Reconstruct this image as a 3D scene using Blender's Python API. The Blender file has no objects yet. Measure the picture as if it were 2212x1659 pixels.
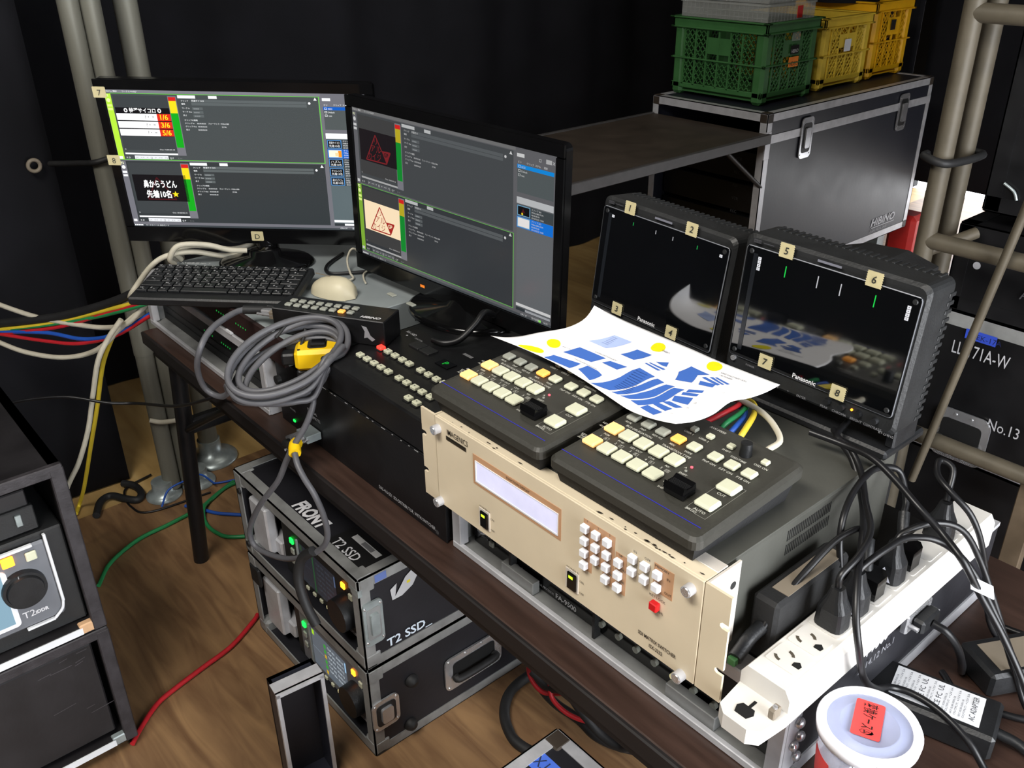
import bpy, bmesh, math, random
from mathutils import Vector, Matrix
random.seed(7)
SC = bpy.context.scene
COL = SC.collection
V = Vector

# ------------------------------------------------------------------ camera
cam_data = bpy.data.cameras.new('camera'); cam = bpy.data.objects.new('camera', cam_data); COL.objects.link(cam)
cam_data.sensor_width = 36.0; cam_data.lens = 36.0 * 1964.6 / 2212.0
cam_data.clip_start = .02; cam_data.clip_end = 60
_yaw, _pit, _rol = -.8654, .4799, -.0106
_f = V((math.sin(_yaw)*math.cos(_pit), math.cos(_yaw)*math.cos(_pit), -math.sin(_pit)))
_r = V((math.cos(_yaw), -math.sin(_yaw), 0)); _u = _r.cross(_f)
_r2 = _r*math.cos(_rol)+_u*math.sin(_rol); _u2 = _u*math.cos(_rol)-_r*math.sin(_rol)
_m = Matrix((_r2, _u2, -_f)).transposed().to_4x4(); _m.translation = V((.841, -.5637, 1.5036))
cam.matrix_world = _m
SC.camera = cam
# ------------------------------------------------------------------ world, lights, exposure
w = bpy.data.worlds.new('daylight'); SC.world = w; w.use_nodes = True
w.node_tree.nodes['Background'].inputs[0].default_value = (.93, .96, 1.0, 1)
w.node_tree.nodes['Background'].inputs[1].default_value = 9.0
def area(name, loc, target, sx, sy, power, col=(1, 1, 1), spread=180):
    d = bpy.data.lights.new(name, 'AREA'); d.shape = 'RECTANGLE'; d.size = sx; d.size_y = sy
    d.energy = power; d.color = col; d.spread = math.radians(spread)
    o = bpy.data.objects.new(name, d); COL.objects.link(o); o.location = loc
    o.rotation_euler = (V(target)-V(loc)).to_track_quat('-Z', 'Y').to_euler()
    return o
area('doorway_daylight', (2.2, .1, 1.25), (.4, .15, .8), 1.1, 1.7, 44, (.95, .97, 1.0))
area('ceiling_lamp', (.25, -1.15, 2.75), (.1, .2, .6), 1.4, .5, 66, (1.0, .955, .88))
area('ceiling_lamp_rear', (-1.3, 1.3, 2.85), (-1.2, 1.5, 0), 1.2, .3, 7, (1.0, .93, .82))
area('curtain_gap_daylight', (.2, 3.9, .14), (-1.05, 2.9, .5), 2.4, .22, 9, (.95, .97, 1.0))
SC.view_settings.view_transform = 'Standard'; SC.view_settings.look = 'None'
SC.view_settings.gamma = 1; SC.view_settings.use_curve_mapping = False
SC.view_settings.exposure = 0.0
SC.cycles.use_denoising = True
SC.cycles.max_bounces = 8; SC.cycles.sample_clamp_indirect = 4.0

# ------------------------------------------------------------------ colours and materials
def S(h):
    h = h.lstrip('#'); r = []
    for i in (0, 2, 4):
        c = int(h[i:i+2], 16)/255
        r.append(c/12.92 if c <= .04045 else ((c+.055)/1.055)**2.4)
    return (*r, 1)
MATS = {}
def mat(name, col, rough=.5, metal=0, var=.12, scale=30, bump=0, spec=.5, emit=None, es=0, alpha=None, trans=0, ior=1.45, stretch=None, bscale=None):
    if name in MATS: return MATS[name]
    m = bpy.data.materials.new(name); m.use_nodes = True; nt = m.node_tree; N = nt.nodes; L = nt.links
    b = N['Principled BSDF']; c = S(col)
    b.inputs['Metallic'].default_value = metal; b.inputs['IOR'].default_value = ior
    b.inputs['Specular IOR Level'].default_value = spec
    tc = N.new('ShaderNodeTexCoord'); mp = N.new('ShaderNodeMapping'); L.new(tc.outputs['Object'], mp.inputs[0])
    if stretch: mp.inputs['Scale'].default_value = stretch
    no = N.new('ShaderNodeTexNoise'); no.inputs['Scale'].default_value = scale; no.inputs['Detail'].default_value = 5
    L.new(mp.outputs[0], no.inputs[0])
    rp = N.new('ShaderNodeValToRGB'); rp.color_ramp.elements[0].position = .3; rp.color_ramp.elements[1].position = .72
    rp.color_ramp.elements[0].color = tuple(x*(1-var) for x in c[:3])+(1,)
    rp.color_ramp.elements[1].color = tuple(min(1, x*(1+var*.7)+var*.004) for x in c[:3])+(1,)
    L.new(no.outputs['Fac'], rp.inputs[0]); L.new(rp.outputs[0], b.inputs['Base Color'])
    mr = N.new('ShaderNodeMapRange'); mr.inputs[3].default_value = max(0, rough-.08); mr.inputs[4].default_value = min(1, rough+.08)
    L.new(no.outputs['Fac'], mr.inputs[0]); L.new(mr.outputs[0], b.inputs['Roughness'])
    if bump:
        n2 = N.new('ShaderNodeTexNoise'); n2.inputs['Scale'].default_value = bscale or scale*6; L.new(mp.outputs[0], n2.inputs[0])
        bp = N.new('ShaderNodeBump'); bp.inputs['Strength'].default_value = bump; bp.inputs['Distance'].default_value = .002
        L.new(n2.outputs['Fac'], bp.inputs['Height']); L.new(bp.outputs[0], b.inputs['Normal'])
    if emit:
        b.inputs['Emission Color'].default_value = S(emit); b.inputs['Emission Strength'].default_value = es
    if trans: b.inputs['Transmission Weight'].default_value = trans
    if alpha is not None: b.inputs['Alpha'].default_value = alpha
    MATS[name] = m; return m
def attr_mat(name, emit=0, rough=.5, base=1.0, spec=.5):
    m = bpy.data.materials.new(name); m.use_nodes = True; nt = m.node_tree; b = nt.nodes['Principled BSDF']
    a = nt.nodes.new('ShaderNodeAttribute'); a.attribute_name = 'Col'
    b.inputs['Roughness'].default_value = rough; b.inputs['Specular IOR Level'].default_value = spec
    if emit:
        b.inputs['Base Color'].default_value = (.004, .004, .005, 1)
        nt.links.new(a.outputs['Color'], b.inputs['Emission Color']); b.inputs['Emission Strength'].default_value = emit
    else: nt.links.new(a.outputs['Color'], b.inputs['Base Color'])
    MATS[name] = m; return m
attr_mat('print_ink', 0, .55); attr_mat('paper_ink', 0, .8, spec=.2)
attr_mat('screen_bright', 1.15, .22); attr_mat('screen_normal', .95, .22); attr_mat('screen_dim', .8, .08, spec=.9)
mat('black_plastic', '#17181a', .45, var=.2, scale=60, bump=.15)
mat('black_gloss', '#0b0b0c', .12, var=.1, scale=20)
mat('black_metal', '#101012', .42, var=.25, scale=25, bump=.1)
mat('black_rough', '#141415', .75, var=.3, scale=35, bump=.3)
mat('dark_grey', '#1f2021', .5, var=.15, scale=50, bump=.2)
mat('panel_charcoal', '#33322d', .5, var=.15, scale=300, bump=.1, bscale=1500)
mat('chassis_grey', '#4b4b46', .5, .15, var=.12, scale=18, bump=.1)
mat('cream', '#d3c5ab', .45, var=.06, scale=14, bump=.05)
mat('cream_bare', '#e4dcd2', .35, .3, var=.08, scale=30)
mat('tan_print', '#b98f6c', .5, var=.05, scale=20)
mat('aluminium', '#c2c2c6', .38, .3, var=.15, scale=30, bump=.08, stretch=(1, 1, 1))
mat('aluminium_dull', '#8f908f', .5, .3, var=.25, scale=25, bump=.1)
mat('chrome', '#cfcfd2', .25, .75, var=.1, scale=20)
mat('zinc', '#a3adae', .36, .5, var=.2, scale=40)
mat('steel_pole', '#747369', .5, .2, var=.2, scale=20, bump=.1, stretch=(1, 1, .1))
mat('beige_paint', '#554e41', .55, .1, var=.2, scale=18, bump=.15)
mat('laminate', '#1b1b20', .5, var=.2, scale=12, bump=.15)
mat('laminate_blue', '#23252f', .42, var=.12, scale=10, bump=.1)
mat('table_brown', '#3b2a23', .42, var=.35, scale=9, bump=.12, stretch=(1, 9, 9))
mat('table_edge', '#171313', .55, var=.2, scale=20)
mat('button_white', '#cccdb4', .45, var=.05, scale=40)
mat('button_cool', '#e2e4ea', .4, var=.04, scale=40)
mat('button_grey', '#93958b', .5, var=.06, scale=40)
mat('button_lit', '#f3e9b4', .4, emit='#fff0b8', es=.35)
mat('button_orange', '#f2c98a', .4, emit='#ffb860', es=.55)
mat('button_amber', '#f0b060', .4, emit='#ff9e30', es=.8)
mat('button_red', '#ff3a30', .4, emit='#ff2a20', es=3.0)
mat('lamp_orange', '#ff9c30', .4, emit='#ff8a1e', es=4.0)
mat('lamp_green', '#1dff50', .4, emit='#12ff46', es=2.5)
mat('lamp_dim', '#1a6a30', .4, emit='#14a83c', es=.8)
mat('dark_trim', '#4a4848', .5, .2, var=.2)
mat('lamp_red', '#ff6070', .4, emit='#ff4a58', es=1.2)
mat('lamp_lime', '#c8ff3a', .4, emit='#b6ff22', es=1.2)
mat('lcd_lavender', '#c9c9e2', .25, emit='#c4c6e4', es=.55)
mat('red_plastic', '#c3161c', .4, var=.08)
mat('white_plastic', '#d2cfca', .38, var=.05, scale=25)
mat('white_cable', '#b9b3a2', .5, var=.1)
mat('grey_cable', '#56565a', .45, var=.1, scale=40)
mat('black_cable', '#121214', .38, var=.15, scale=40)
mat('rubber_cable', '#1b1b1c', .6, var=.2, scale=40)
mat('red_cable', '#b01f28', .45, var=.1); mat('green_cable', '#1f7a45', .45, var=.1)
mat('blue_cable', '#1f4fa8', .45, var=.1); mat('yellow_cable', '#c9b030', .45, var=.1)
mat('yellow_plastic', '#f2c514', .42, var=.06); mat('server_grey', '#8d9496', .5, .2, var=.22, scale=7, bump=.1)
mat('maroon', '#2a1918', .55, var=.2); mat('mouse_ivory', '#c8bfa4', .45, var=.06)
mat('masking_tape', '#b9ae86', .75, var=.08, scale=60, bump=.1)
mat('paper_white', '#f3f1f2', .8, var=.02, scale=8, spec=.2)
mat('crate_green', '#3b6b3b', .5, var=.12, scale=20); mat('crate_yellow', '#d9b93c', .5, var=.1, scale=20); mat('crate_amber', '#e0a80e', .5, var=.1, scale=20)
mat('clear_plastic', '#c9ccc9', .3, var=.05, alpha=.2)
mat('jar_plastic', '#d5d8ea', .25, var=.04, alpha=.28); mat('lid_film', '#b9c2e4', .35, var=.04, alpha=.55); mat('lid_white', '#f4f4fb', .35, var=.03)
mat('label_red', '#e24a48', .6, var=.05); mat('label_white', '#d7d9dd', .6, var=.03); mat('label_tan', '#7a7062', .6, var=.08)
mat('glass_dark', '#07080a', .04, var=.05, spec=.5, ior=2.2)
mat('orange_mark', '#ff8a20', .5); mat('silver_text', '#c9c9cc', .4)
mat('curtain_black', '#121216', .9, var=.25, scale=6, bump=.2, spec=.2)
mat('room_dark', '#0e0e10', .9, var=.3, scale=3)
mat('timber', '#5f5140', .7, var=.2)
mat('slot_dark', '#4a4338', .7)
mat('wood_raw', '#c7a07a', .7, var=.15)
mat('cabinet_black', '#1c1a1c', .5, var=.35, scale=14, bump=.2); mat('cabinet_edge', '#2e2b2e', .55, var=.45, scale=40, bump=.3)
mat('device_grey', '#6f7278', .45, .2, var=.06); mat('scratch_grey', '#6a6a6c', .6, .3, var=.4, scale=60)
mat('foam_black', '#0a0a0a', .95, var=.2); mat('shelf_brown', '#3a3129', .6, var=.25, scale=12)
mat('red_box', '#c42a26', .5, var=.1)
def wood(name, dark, light, mid, sc, rot):
    m = bpy.data.materials.new(name); m.use_nodes = True; nt = m.node_tree; N = nt.nodes; L = nt.links; b = N['Principled BSDF']
    tc = N.new('ShaderNodeTexCoord'); mp = N.new('ShaderNodeMapping'); L.new(tc.outputs['Object'], mp.inputs[0])
    mp.inputs['Rotation'].default_value = (0, 0, rot); mp.inputs['Scale'].default_value = (1.2*sc, 9*sc, 1)
    n1 = N.new('ShaderNodeTexNoise'); n1.inputs['Scale'].default_value = 2.2; n1.inputs['Detail'].default_value = 8; n1.inputs['Distortion'].default_value = 1.1
    L.new(mp.outputs[0], n1.inputs[0])
    r = N.new('ShaderNodeValToRGB'); e = r.color_ramp.elements; e[0].position = .28; e[0].color = S(dark); e[1].position = .75; e[1].color = S(light)
    k = e.new(.5); k.color = S(mid); L.new(n1.outputs['Fac'], r.inputs[0])
    n2 = N.new('ShaderNodeTexNoise'); n2.inputs['Scale'].default_value = 3.0; n2.inputs['Detail'].default_value = 4; L.new(tc.outputs['Object'], n2.inputs[0])
    mx = N.new('ShaderNodeMix'); mx.data_type = 'RGBA'; mx.blend_type = 'MULTIPLY'
    rr = N.new('ShaderNodeValToRGB'); rr.color_ramp.elements[0].position = .35; rr.color_ramp.elements[0].color = (.62, .6, .58, 1); rr.color_ramp.elements[1].position = .62; rr.color_ramp.elements[1].color = (1, 1, 1, 1)
    L.new(n2.outputs['Fac'], rr.inputs[0]); mx.inputs[0].default_value = .8
    L.new(r.outputs[0], mx.inputs[6]); L.new(rr.outputs[0], mx.inputs[7]); L.new(mx.outputs[2], b.inputs['Base Color'])
    b.inputs['Roughness'].default_value = .55
    bp = N.new('ShaderNodeBump'); bp.inputs['Strength'].default_value = .15; L.new(n1.outputs['Fac'], bp.inputs['Height']); L.new(bp.outputs[0], b.inputs['Normal'])
    MATS[name] = m
wood('floor_brown', '#67492f', '#9c7a54', '#826344', 1.3, 1.25)
wood('floor_beige', '#a0814e', '#c9aa74', '#b8975f', .6, 1.5)

# ------------------------------------------------------------------ mesh builder
ORG = {}
class MB:
    def __init__(s): s.v = []; s.f = []; s.sm = []
    def add(s, vs, fs, smooth=False):
        o = len(s.v); s.v += [V(p) for p in vs]
        for f in fs: s.f.append([o+i for i in f]); s.sm.append(smooth)
        return s
    def box(s, lo, hi, bev=0, xf=None):
        lo = V(lo); hi = V(hi)
        if bev <= 0:
            vs = [(x, y, z) for x in (lo.x, hi.x) for y in (lo.y, hi.y) for z in (lo.z, hi.z)]
            fs = [(0, 1, 3, 2), (4, 6, 7, 5), (0, 4, 5, 1), (2, 3, 7, 6), (0, 2, 6, 4), (1, 5, 7, 3)]
        else:
            b = min(bev, *[d*.45 for d in (hi-lo)]); vs = []; idx = {}
            for sx in (0, 1):
                for sy in (0, 1):
                    for sz in (0, 1):
                        c = [(lo, hi)[q][i] for i, q in enumerate((sx, sy, sz))]; ins = [(b, -b)[q] for q in (sx, sy, sz)]
                        for a in range(3):
                            p = [c[i]+(0 if i == a else ins[i]) for i in range(3)]
                            idx[sx, sy, sz, a] = len(vs); vs.append(p)
            I = idx; fs = []
            for a in range(3):
                o1, o2 = [i for i in range(3) if i != a]
                for q in (0, 1):
                    f = []
                    for e1, e2 in ((0, 0), (1, 0), (1, 1), (0, 1)):
                        k = [0, 0, 0]; k[a] = q; k[o1] = e1; k[o2] = e2; f.append(I[k[0], k[1], k[2], a])
                    fs.append(f)
                for e1 in (0, 1):
                    for e2 in (0, 1):
                        k0 = [0, 0, 0]; k0[a] = 0; k0[o1] = e1; k0[o2] = e2; k1 = list(k0); k1[a] = 1
                        fs.append([I[(*k0, o1)], I[(*k0, o2)], I[(*k1, o2)], I[(*k1, o1)]])
            for sx in (0, 1):
                for sy in (0, 1):
                    for sz in (0, 1): fs.append([I[sx, sy, sz, 0], I[sx, sy, sz, 1], I[sx, sy, sz, 2]])
        if xf: vs = [xf @ V(p) for p in vs]
        return s.add(vs, fs)
    def cyl(s, p0, p1, r0, r1=None, n=16, smooth=True, caps=True):
        p0 = V(p0); p1 = V(p1); r1 = r0 if r1 is None else r1
        d = (p1-p0).normalized(); a = d.orthogonal().normalized(); b = d.cross(a); vs = []
        for p, r in ((p0, r0), (p1, r1)):
            for k in range(n):
                t = 2*math.pi*k/n; vs.append(p+(a*math.cos(t)+b*math.sin(t))*r)
        s.add(vs, [(k, (k+1) % n, n+(k+1) % n, n+k) for k in range(n)], smooth)
        if caps: s.add(vs, [tuple(range(n)), tuple(range(n, 2*n))])
        return s
    def tube(s, pts, r, n=8, sub=6, smooth_path=True):
        P = [V(p) for p in pts]
        if smooth_path and len(P) > 2:
            Q = [P[0]*2-P[1]]+P+[P[-1]*2-P[-2]]; out = []
            for i in range(1, len(Q)-2):
                a, b, c, d = Q[i-1:i+3]
                for k in range(sub):
                    t = k/sub; out.append(.5*((2*b)+(c-a)*t+(2*a-5*b+4*c-d)*t*t+(3*b-a-3*c+d)*t**3))
            P = out+[P[-1]]
        T = [(P[min(i+1, len(P)-1)]-P[max(i-1, 0)]).normalized() for i in range(len(P))]
        a = T[0].orthogonal().normalized(); vs = []
        for i, p in enumerate(P):
            a = (a-T[i]*a.dot(T[i])).normalized(); b = T[i].cross(a)
            for k in range(n):
                t = 2*math.pi*k/n; vs.append(p+(a*math.cos(t)+b*math.sin(t))*r)
        m = len(P); fs = [(i*n+k, i*n+(k+1) % n, (i+1)*n+(k+1) % n, (i+1)*n+k) for i in range(m-1) for k in range(n)]
        s.add(vs, fs, True); s.add(vs[:n], [tuple(range(n))]); s.add(vs[-n:], [tuple(range(n))])
        return s
    def lathe(s, prof, o, n=28, smooth=True):
        o = V(o); vs = []
        for r, z in prof:
            for k in range(n): t = 2*math.pi*k/n; vs.append(o+V((r*math.cos(t), r*math.sin(t), z)))
        fs = [(i*n+k, i*n+(k+1) % n, (i+1)*n+(k+1) % n, (i+1)*n+k) for i in range(len(prof)-1) for k in range(n)]
        s.add(vs, fs, smooth)
        for i in (0, len(prof)-1):
            if prof[i][0] > 1e-6: s.add(vs[i*n:(i+1)*n], [tuple(range(n))])
        return s
    def prism(s, poly, o, ux, uy, n, d0, d1):
        o, ux, uy, n = V(o), V(ux), V(uy), V(n); k = len(poly)
        vs = [o+ux*p[0]+uy*p[1]+n*d0 for p in poly]+[o+ux*p[0]+uy*p[1]+n*d1 for p in poly]
        return s.add(vs, [tuple(range(k)), tuple(range(2*k-1, k-1, -1))]+[(i, (i+1) % k, k+(i+1) % k, k+i) for i in range(k)])
    def xform(s, m): s.v = [m @ p for p in s.v]; return s
    def mesh(s, name, org=V((0, 0, 0))):
        me = bpy.data.meshes.new(name); me.from_pydata([tuple(p-org) for p in s.v], [], s.f)
        me.polygons.foreach_set('use_smooth', s.sm)
        bm = bmesh.new(); bm.from_mesh(me)
        bmesh.ops.recalc_face_normals(bm, faces=bm.faces); bm.to_mesh(me); bm.free(); me.update()
        return me
    def build(s, name, m, parent=None):
        org = ORG[parent.name] if parent else V((0, 0, 0))
        me = s.mesh(name, org); me.materials.append(MATS[m])
        o = bpy.data.objects.new(name, me); COL.objects.link(o)
        if parent: o.parent = parent
        ORG[o.name] = org
        return o
def rrect(w, h, r, n=4, cx=0, cy=0):
    out = []
    for sx, sy, a0 in ((1, 1, 0), (-1, 1, 90), (-1, -1, 180), (1, -1, 270)):
        for k in range(n+1):
            a = math.radians(a0+90*k/n); out.append((cx+sx*(w/2-r)+r*math.cos(a), cy+sy*(h/2-r)+r*math.sin(a)))
    return out
def tag(o, label, cat, group=None):
    o['label'] = label; o['category'] = cat
    if group: o['group'] = group
    return o
def thing(name, label, cat, loc, group=None):
    o = bpy.data.objects.new(name, None); COL.objects.link(o); o.location = loc; o.empty_display_size = .05
    ORG[o.name] = V(loc); return tag(o, label, cat, group)
def single(name, label, cat, mb, m, group=None):
    lo = V((min(p.x for p in mb.v), min(p.y for p in mb.v), min(p.z for p in mb.v))); hi = V((max(p.x for p in mb.v), max(p.y for p in mb.v), 0))
    org = V(((lo.x+hi.x)/2, (lo.y+hi.y)/2, lo.z)); me = mb.mesh(name, org); me.materials.append(MATS[m])
    o = bpy.data.objects.new(name, me); COL.objects.link(o); o.location = org; ORG[o.name] = org
    return tag(o, label, cat, group)
def struct(name, mb, m, parent=None):
    o = mb.build(name, m, parent)
    if not parent: o['kind'] = 'structure'
    return o
def inst(name, me, parent, pos, m=None, rot=None):
    o = bpy.data.objects.new(name, me); COL.objects.link(o); o.parent = parent; o.location = V(pos)-ORG[parent.name]
    if rot: o.rotation_euler = rot
    if m:
        if not me.materials: me.materials.append(None)
        o.material_slots[0].link = 'OBJECT'; o.material_slots[0].material = MATS[m]
    ORG[o.name] = ORG[parent.name]; return o
def copy_tree(o, parent=None, shift=V((0, 0, 0))):
    c = o.copy(); COL.objects.link(c); c.parent = parent
    if parent is None: c.location = o.location+shift; ORG[c.name] = ORG[o.name]+shift
    else: ORG[c.name] = ORG[parent.name]
    for ch in list(o.children): copy_tree(ch, c)
    return c
# ------------------------------------------------------------------ flat print builder (lettering, screens, markings)
_tc = {}
def glyphs(body, bold=0, shear=0):
    k = (body, bold, shear)
    if k not in _tc:
        cu = bpy.data.curves.new('lettering', 'FONT'); cu.body = body; cu.size = 1; cu.resolution_u = 2; cu.offset = bold; cu.shear = shear
        ob = bpy.data.objects.new('lettering', cu); me = bpy.data.meshes.new_from_object(ob)
        vs = [(p.co.x, p.co.y) for p in me.vertices]; fs = [tuple(p.vertices) for p in me.polygons]
        bpy.data.objects.remove(ob); bpy.data.curves.remove(cu); bpy.data.meshes.remove(me)
        _tc[k] = (vs, fs)
    return _tc[k]
class Paint:
    def __init__(s, o=(0, 0, 0), ux=(1, 0, 0), uy=(0, 0, 1), n=(0, -1, 0), lift=.0004, eps=.00012, fn=None):
        s.o, s.ux, s.uy, s.n, s.lift, s.eps, s.fn = V(o), V(ux), V(uy), V(n), lift, eps, fn; s.v = []; s.f = []; s.c = []
    def raw(s, pts, faces, col, layer=0):
        b = len(s.v); c = S(col) if isinstance(col, str) else col
        for x, y in pts:
            s.v.append(s.fn(x, y, s.lift+layer*s.eps) if s.fn else s.o+s.ux*x+s.uy*y+s.n*(s.lift+layer*s.eps))
        for f in faces: s.f.append([b+i for i in f]); s.c.append(c)
    def poly(s, pts, col, layer=0): s.raw(pts, [tuple(range(len(pts)))], col, layer)
    def rect(s, x0, y0, x1, y1, col, layer=0): s.poly([(x0, y0), (x1, y0), (x1, y1), (x0, y1)], col, layer)
    def frame(s, x0, y0, x1, y1, t, col, layer=0):
        s.rect(x0, y0, x1, y0+t, col, layer); s.rect(x0, y1-t, x1, y1, col, layer); s.rect(x0, y0, x0+t, y1, col, layer); s.rect(x1-t, y0, x1, y1, col, layer)
    def line(s, a, b, t, col, layer=0):
        dx, dy = b[0]-a[0], b[1]-a[1]; l = math.hypot(dx, dy) or 1; nx, ny = -dy/l*t/2, dx/l*t/2
        s.poly([(a[0]+nx, a[1]+ny), (a[0]-nx, a[1]-ny), (b[0]-nx, b[1]-ny), (b[0]+nx, b[1]+ny)], col, layer)
    def disc(s, x, y, r, col, layer=0, n=14, ry=None):
        s.poly([(x+r*math.cos(2*math.pi*k/n), y+(ry or r)*math.sin(2*math.pi*k/n)) for k in range(n)], col, layer)
    def text(s, body, x, y, size, col, layer=1, align='l', bold=0, shear=0, rot=0, width=None, flip=False):
        vs, fs = glyphs(body, bold, shear)
        if not vs: return
        x0 = min(p[0] for p in vs); x1 = max(p[0] for p in vs); k = size/.72; kx = k
        if width: kx = width/max(1e-6, x1-x0)
        off = {'l': x0, 'c': (x0+x1)/2, 'r': x1}[align]; ca, sa = math.cos(rot), math.sin(rot); out = []
        for px, py in vs:
            a, b = (px-off)*kx, py*k; out.append((x+a*ca-b*sa, y+a*sa+b*ca))
        s.raw(out, fs, col, layer)
    def build(s, name, m, parent, kind=None):
        org = ORG[parent.name]; me = bpy.data.meshes.new(name)
        me.from_pydata([tuple(V(p)-org) for p in s.v], [], s.f); me.materials.append(MATS[m])
        at = me.color_attributes.new('Col', 'FLOAT_COLOR', 'CORNER'); d = []
        for f, c in zip(s.f, s.c): d += list(c)*len(f)
        at.data.foreach_set('color', d)
        o = bpy.data.objects.new(name, me); COL.objects.link(o); o.parent = parent; ORG[o.name] = org
        if kind: o['kind'] = kind
        return o
def btn(w, d, h, bev=.0012):     # button mesh, base at the origin, height along z
    return MB().box((-w/2, -d/2, 0), (w/2, d/2, h), bev).mesh('button')
# ---- measured cable runs and the curled sheet
W1 = [(-1.531,-0.21,0.696),(-1.48,-0.185,0.683),(-1.379,-0.134,0.669),(-1.277,-0.082,0.669),(-1.189,-0.037,0.676),(-1.125,-0.003,0.701),(-1.1,0.045,0.757)]
W2 = [(-1.531,-0.233,0.606),(-1.48,-0.208,0.591),(-1.404,-0.169,0.579),(-1.303,-0.114,0.585),(-1.214,-0.061,0.62),(-1.138,-0.01,0.694),(-1.1,0.039,0.742)]
BK = [(-1.531,-0.227,0.629),(-1.48,-0.196,0.639),(-1.328,-0.105,0.677),(-1.201,-0.033,0.725),(-1.113,0.016,0.769),(-1.013,0.06,0.831),(-0.977,0.12,0.855),(-0.947,0.2,0.854)]
YE = [(-1.531,-0.231,0.612),(-1.48,-0.2,0.623),(-1.328,-0.108,0.664),(-1.214,-0.043,0.707),(-1.113,0.011,0.746),(-1.1,0.05,0.755)]
RD = [(-1.531,-0.233,0.604),(-1.48,-0.202,0.614),(-1.328,-0.111,0.652),(-1.201,-0.037,0.704),(-1.1,0.017,0.746),(-1.1,0.053,0.749)]
BL = [(-1.531,-0.231,0.613),(-1.48,-0.201,0.618),(-1.353,-0.128,0.636),(-1.252,-0.076,0.638),(-1.163,-0.028,0.666),(-1.1,0.042,0.719)]
R2 = [(-1.531,-0.232,0.608),(-1.48,-0.203,0.612),(-1.366,-0.14,0.615),(-1.265,-0.085,0.625),(-1.163,-0.028,0.663),(-1.1,0.036,0.713)]
GR = [(-1.531,-0.232,0.611),(-1.48,-0.2,0.622),(-1.353,-0.124,0.654),(-1.214,-0.045,0.697),(-1.1,0.016,0.741),(-1.1,0.048,0.745)]
WHG = [(-1.124,-.02,.712),(-1.141,-.05,.671),(-1.154,-.08,.619),(-1.199,-.1,.514),(-1.232,-.12,.42),(-1.272,-.15,.323),(-1.328,-.18,.234),(-1.37,-.23,.1),(-1.38,-.3,.008),(-1.3,-.36,.007)]
YHG = [(-1.142,-.02,.701),(-1.203,-.03,.638),(-1.287,-.04,.545),(-1.352,-.06,.411),(-1.423,-.08,.279),(-1.536,-.1,.1),(-1.6,-.112,.012),(-1.566,-.133,.007)]
TB = [(-1.324,-0.307,0.507),(-1.3,-0.272,0.516),(-1.258,-0.211,0.527),(-1.21,-0.145,0.528),(-1.162,-0.082,0.51),(-1.12,-0.024,0.504),(-0.876,-0.02,0.596),(-0.708,-0.02,0.678),(-0.611,-0.01,0.728),(-0.546,0.0,0.761)]
PG = [[(-0.0071,0.1226,1.008),(0.053,0.1284,1.008),(0.1097,0.1296,1.008),(0.1628,0.1247,1.008),(0.2094,0.1167,1.008),(0.2485,0.1105,1.008),(0.2727,0.1113,1.009),(0.2936,0.1132,1.0115),(0.3112,0.117,1.014)],[(0.0125,0.1299,1.0102),(0.0665,0.1357,1.0102),(0.119,0.1377,1.0101),(0.1704,0.1349,1.0102),(0.2146,0.1293,1.0102),(0.2523,0.1251,1.0102),(0.2775,0.1269,1.0111),(0.3013,0.13,1.0133),(0.3232,0.135,1.0154)],[(0.0289,0.1437,1.0131),(0.0755,0.1501,1.0125),(0.123,0.1534,1.0122),(0.1721,0.1527,1.0121),(0.2137,0.1495,1.0122),(0.2496,0.1471,1.0124),(0.2756,0.1497,1.0133),(0.3021,0.1539,1.0152),(0.3281,0.1599,1.017)],[(0.0437,0.1627,1.0176),(0.0804,0.1716,1.0154),(0.1212,0.1774,1.014),(0.1672,0.1794,1.0135),(0.2059,0.1785,1.0137),(0.2397,0.1781,1.0142),(0.2662,0.1814,1.0151),(0.2952,0.1865,1.0168),(0.325,0.1934,1.0185)],[(0.0678,0.1876,1.0248),(0.0938,0.1986,1.0193),(0.1276,0.2057,1.0157),(0.1708,0.2085,1.0142),(0.2073,0.2072,1.0146),(0.2399,0.2059,1.0154),(0.2677,0.2069,1.0165),(0.3001,0.2099,1.0181),(0.3344,0.2147,1.0197)],[(0.0813,0.2071,1.036),(0.0945,0.2247,1.0249),(0.1209,0.2359,1.0177),(0.1621,0.2407,1.0144),(0.198,0.2392,1.0149),(0.2312,0.2368,1.0161),(0.262,0.2351,1.0175),(0.2993,0.2358,1.0191),(0.3396,0.2379,1.0207)],[(0.0869,0.2187,1.053),(0.0837,0.2487,1.0334),(0.1009,0.2677,1.0206),(0.1406,0.2764,1.0146),(0.1778,0.2749,1.015),(0.2132,0.271,1.0168),(0.2489,0.2662,1.0185),(0.293,0.2638,1.0203),(0.3409,0.2628,1.022)]]
PP_lt = [[(0.175,0.614),(0.222,0.797),(0.307,0.803),(0.267,0.608)]]
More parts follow.
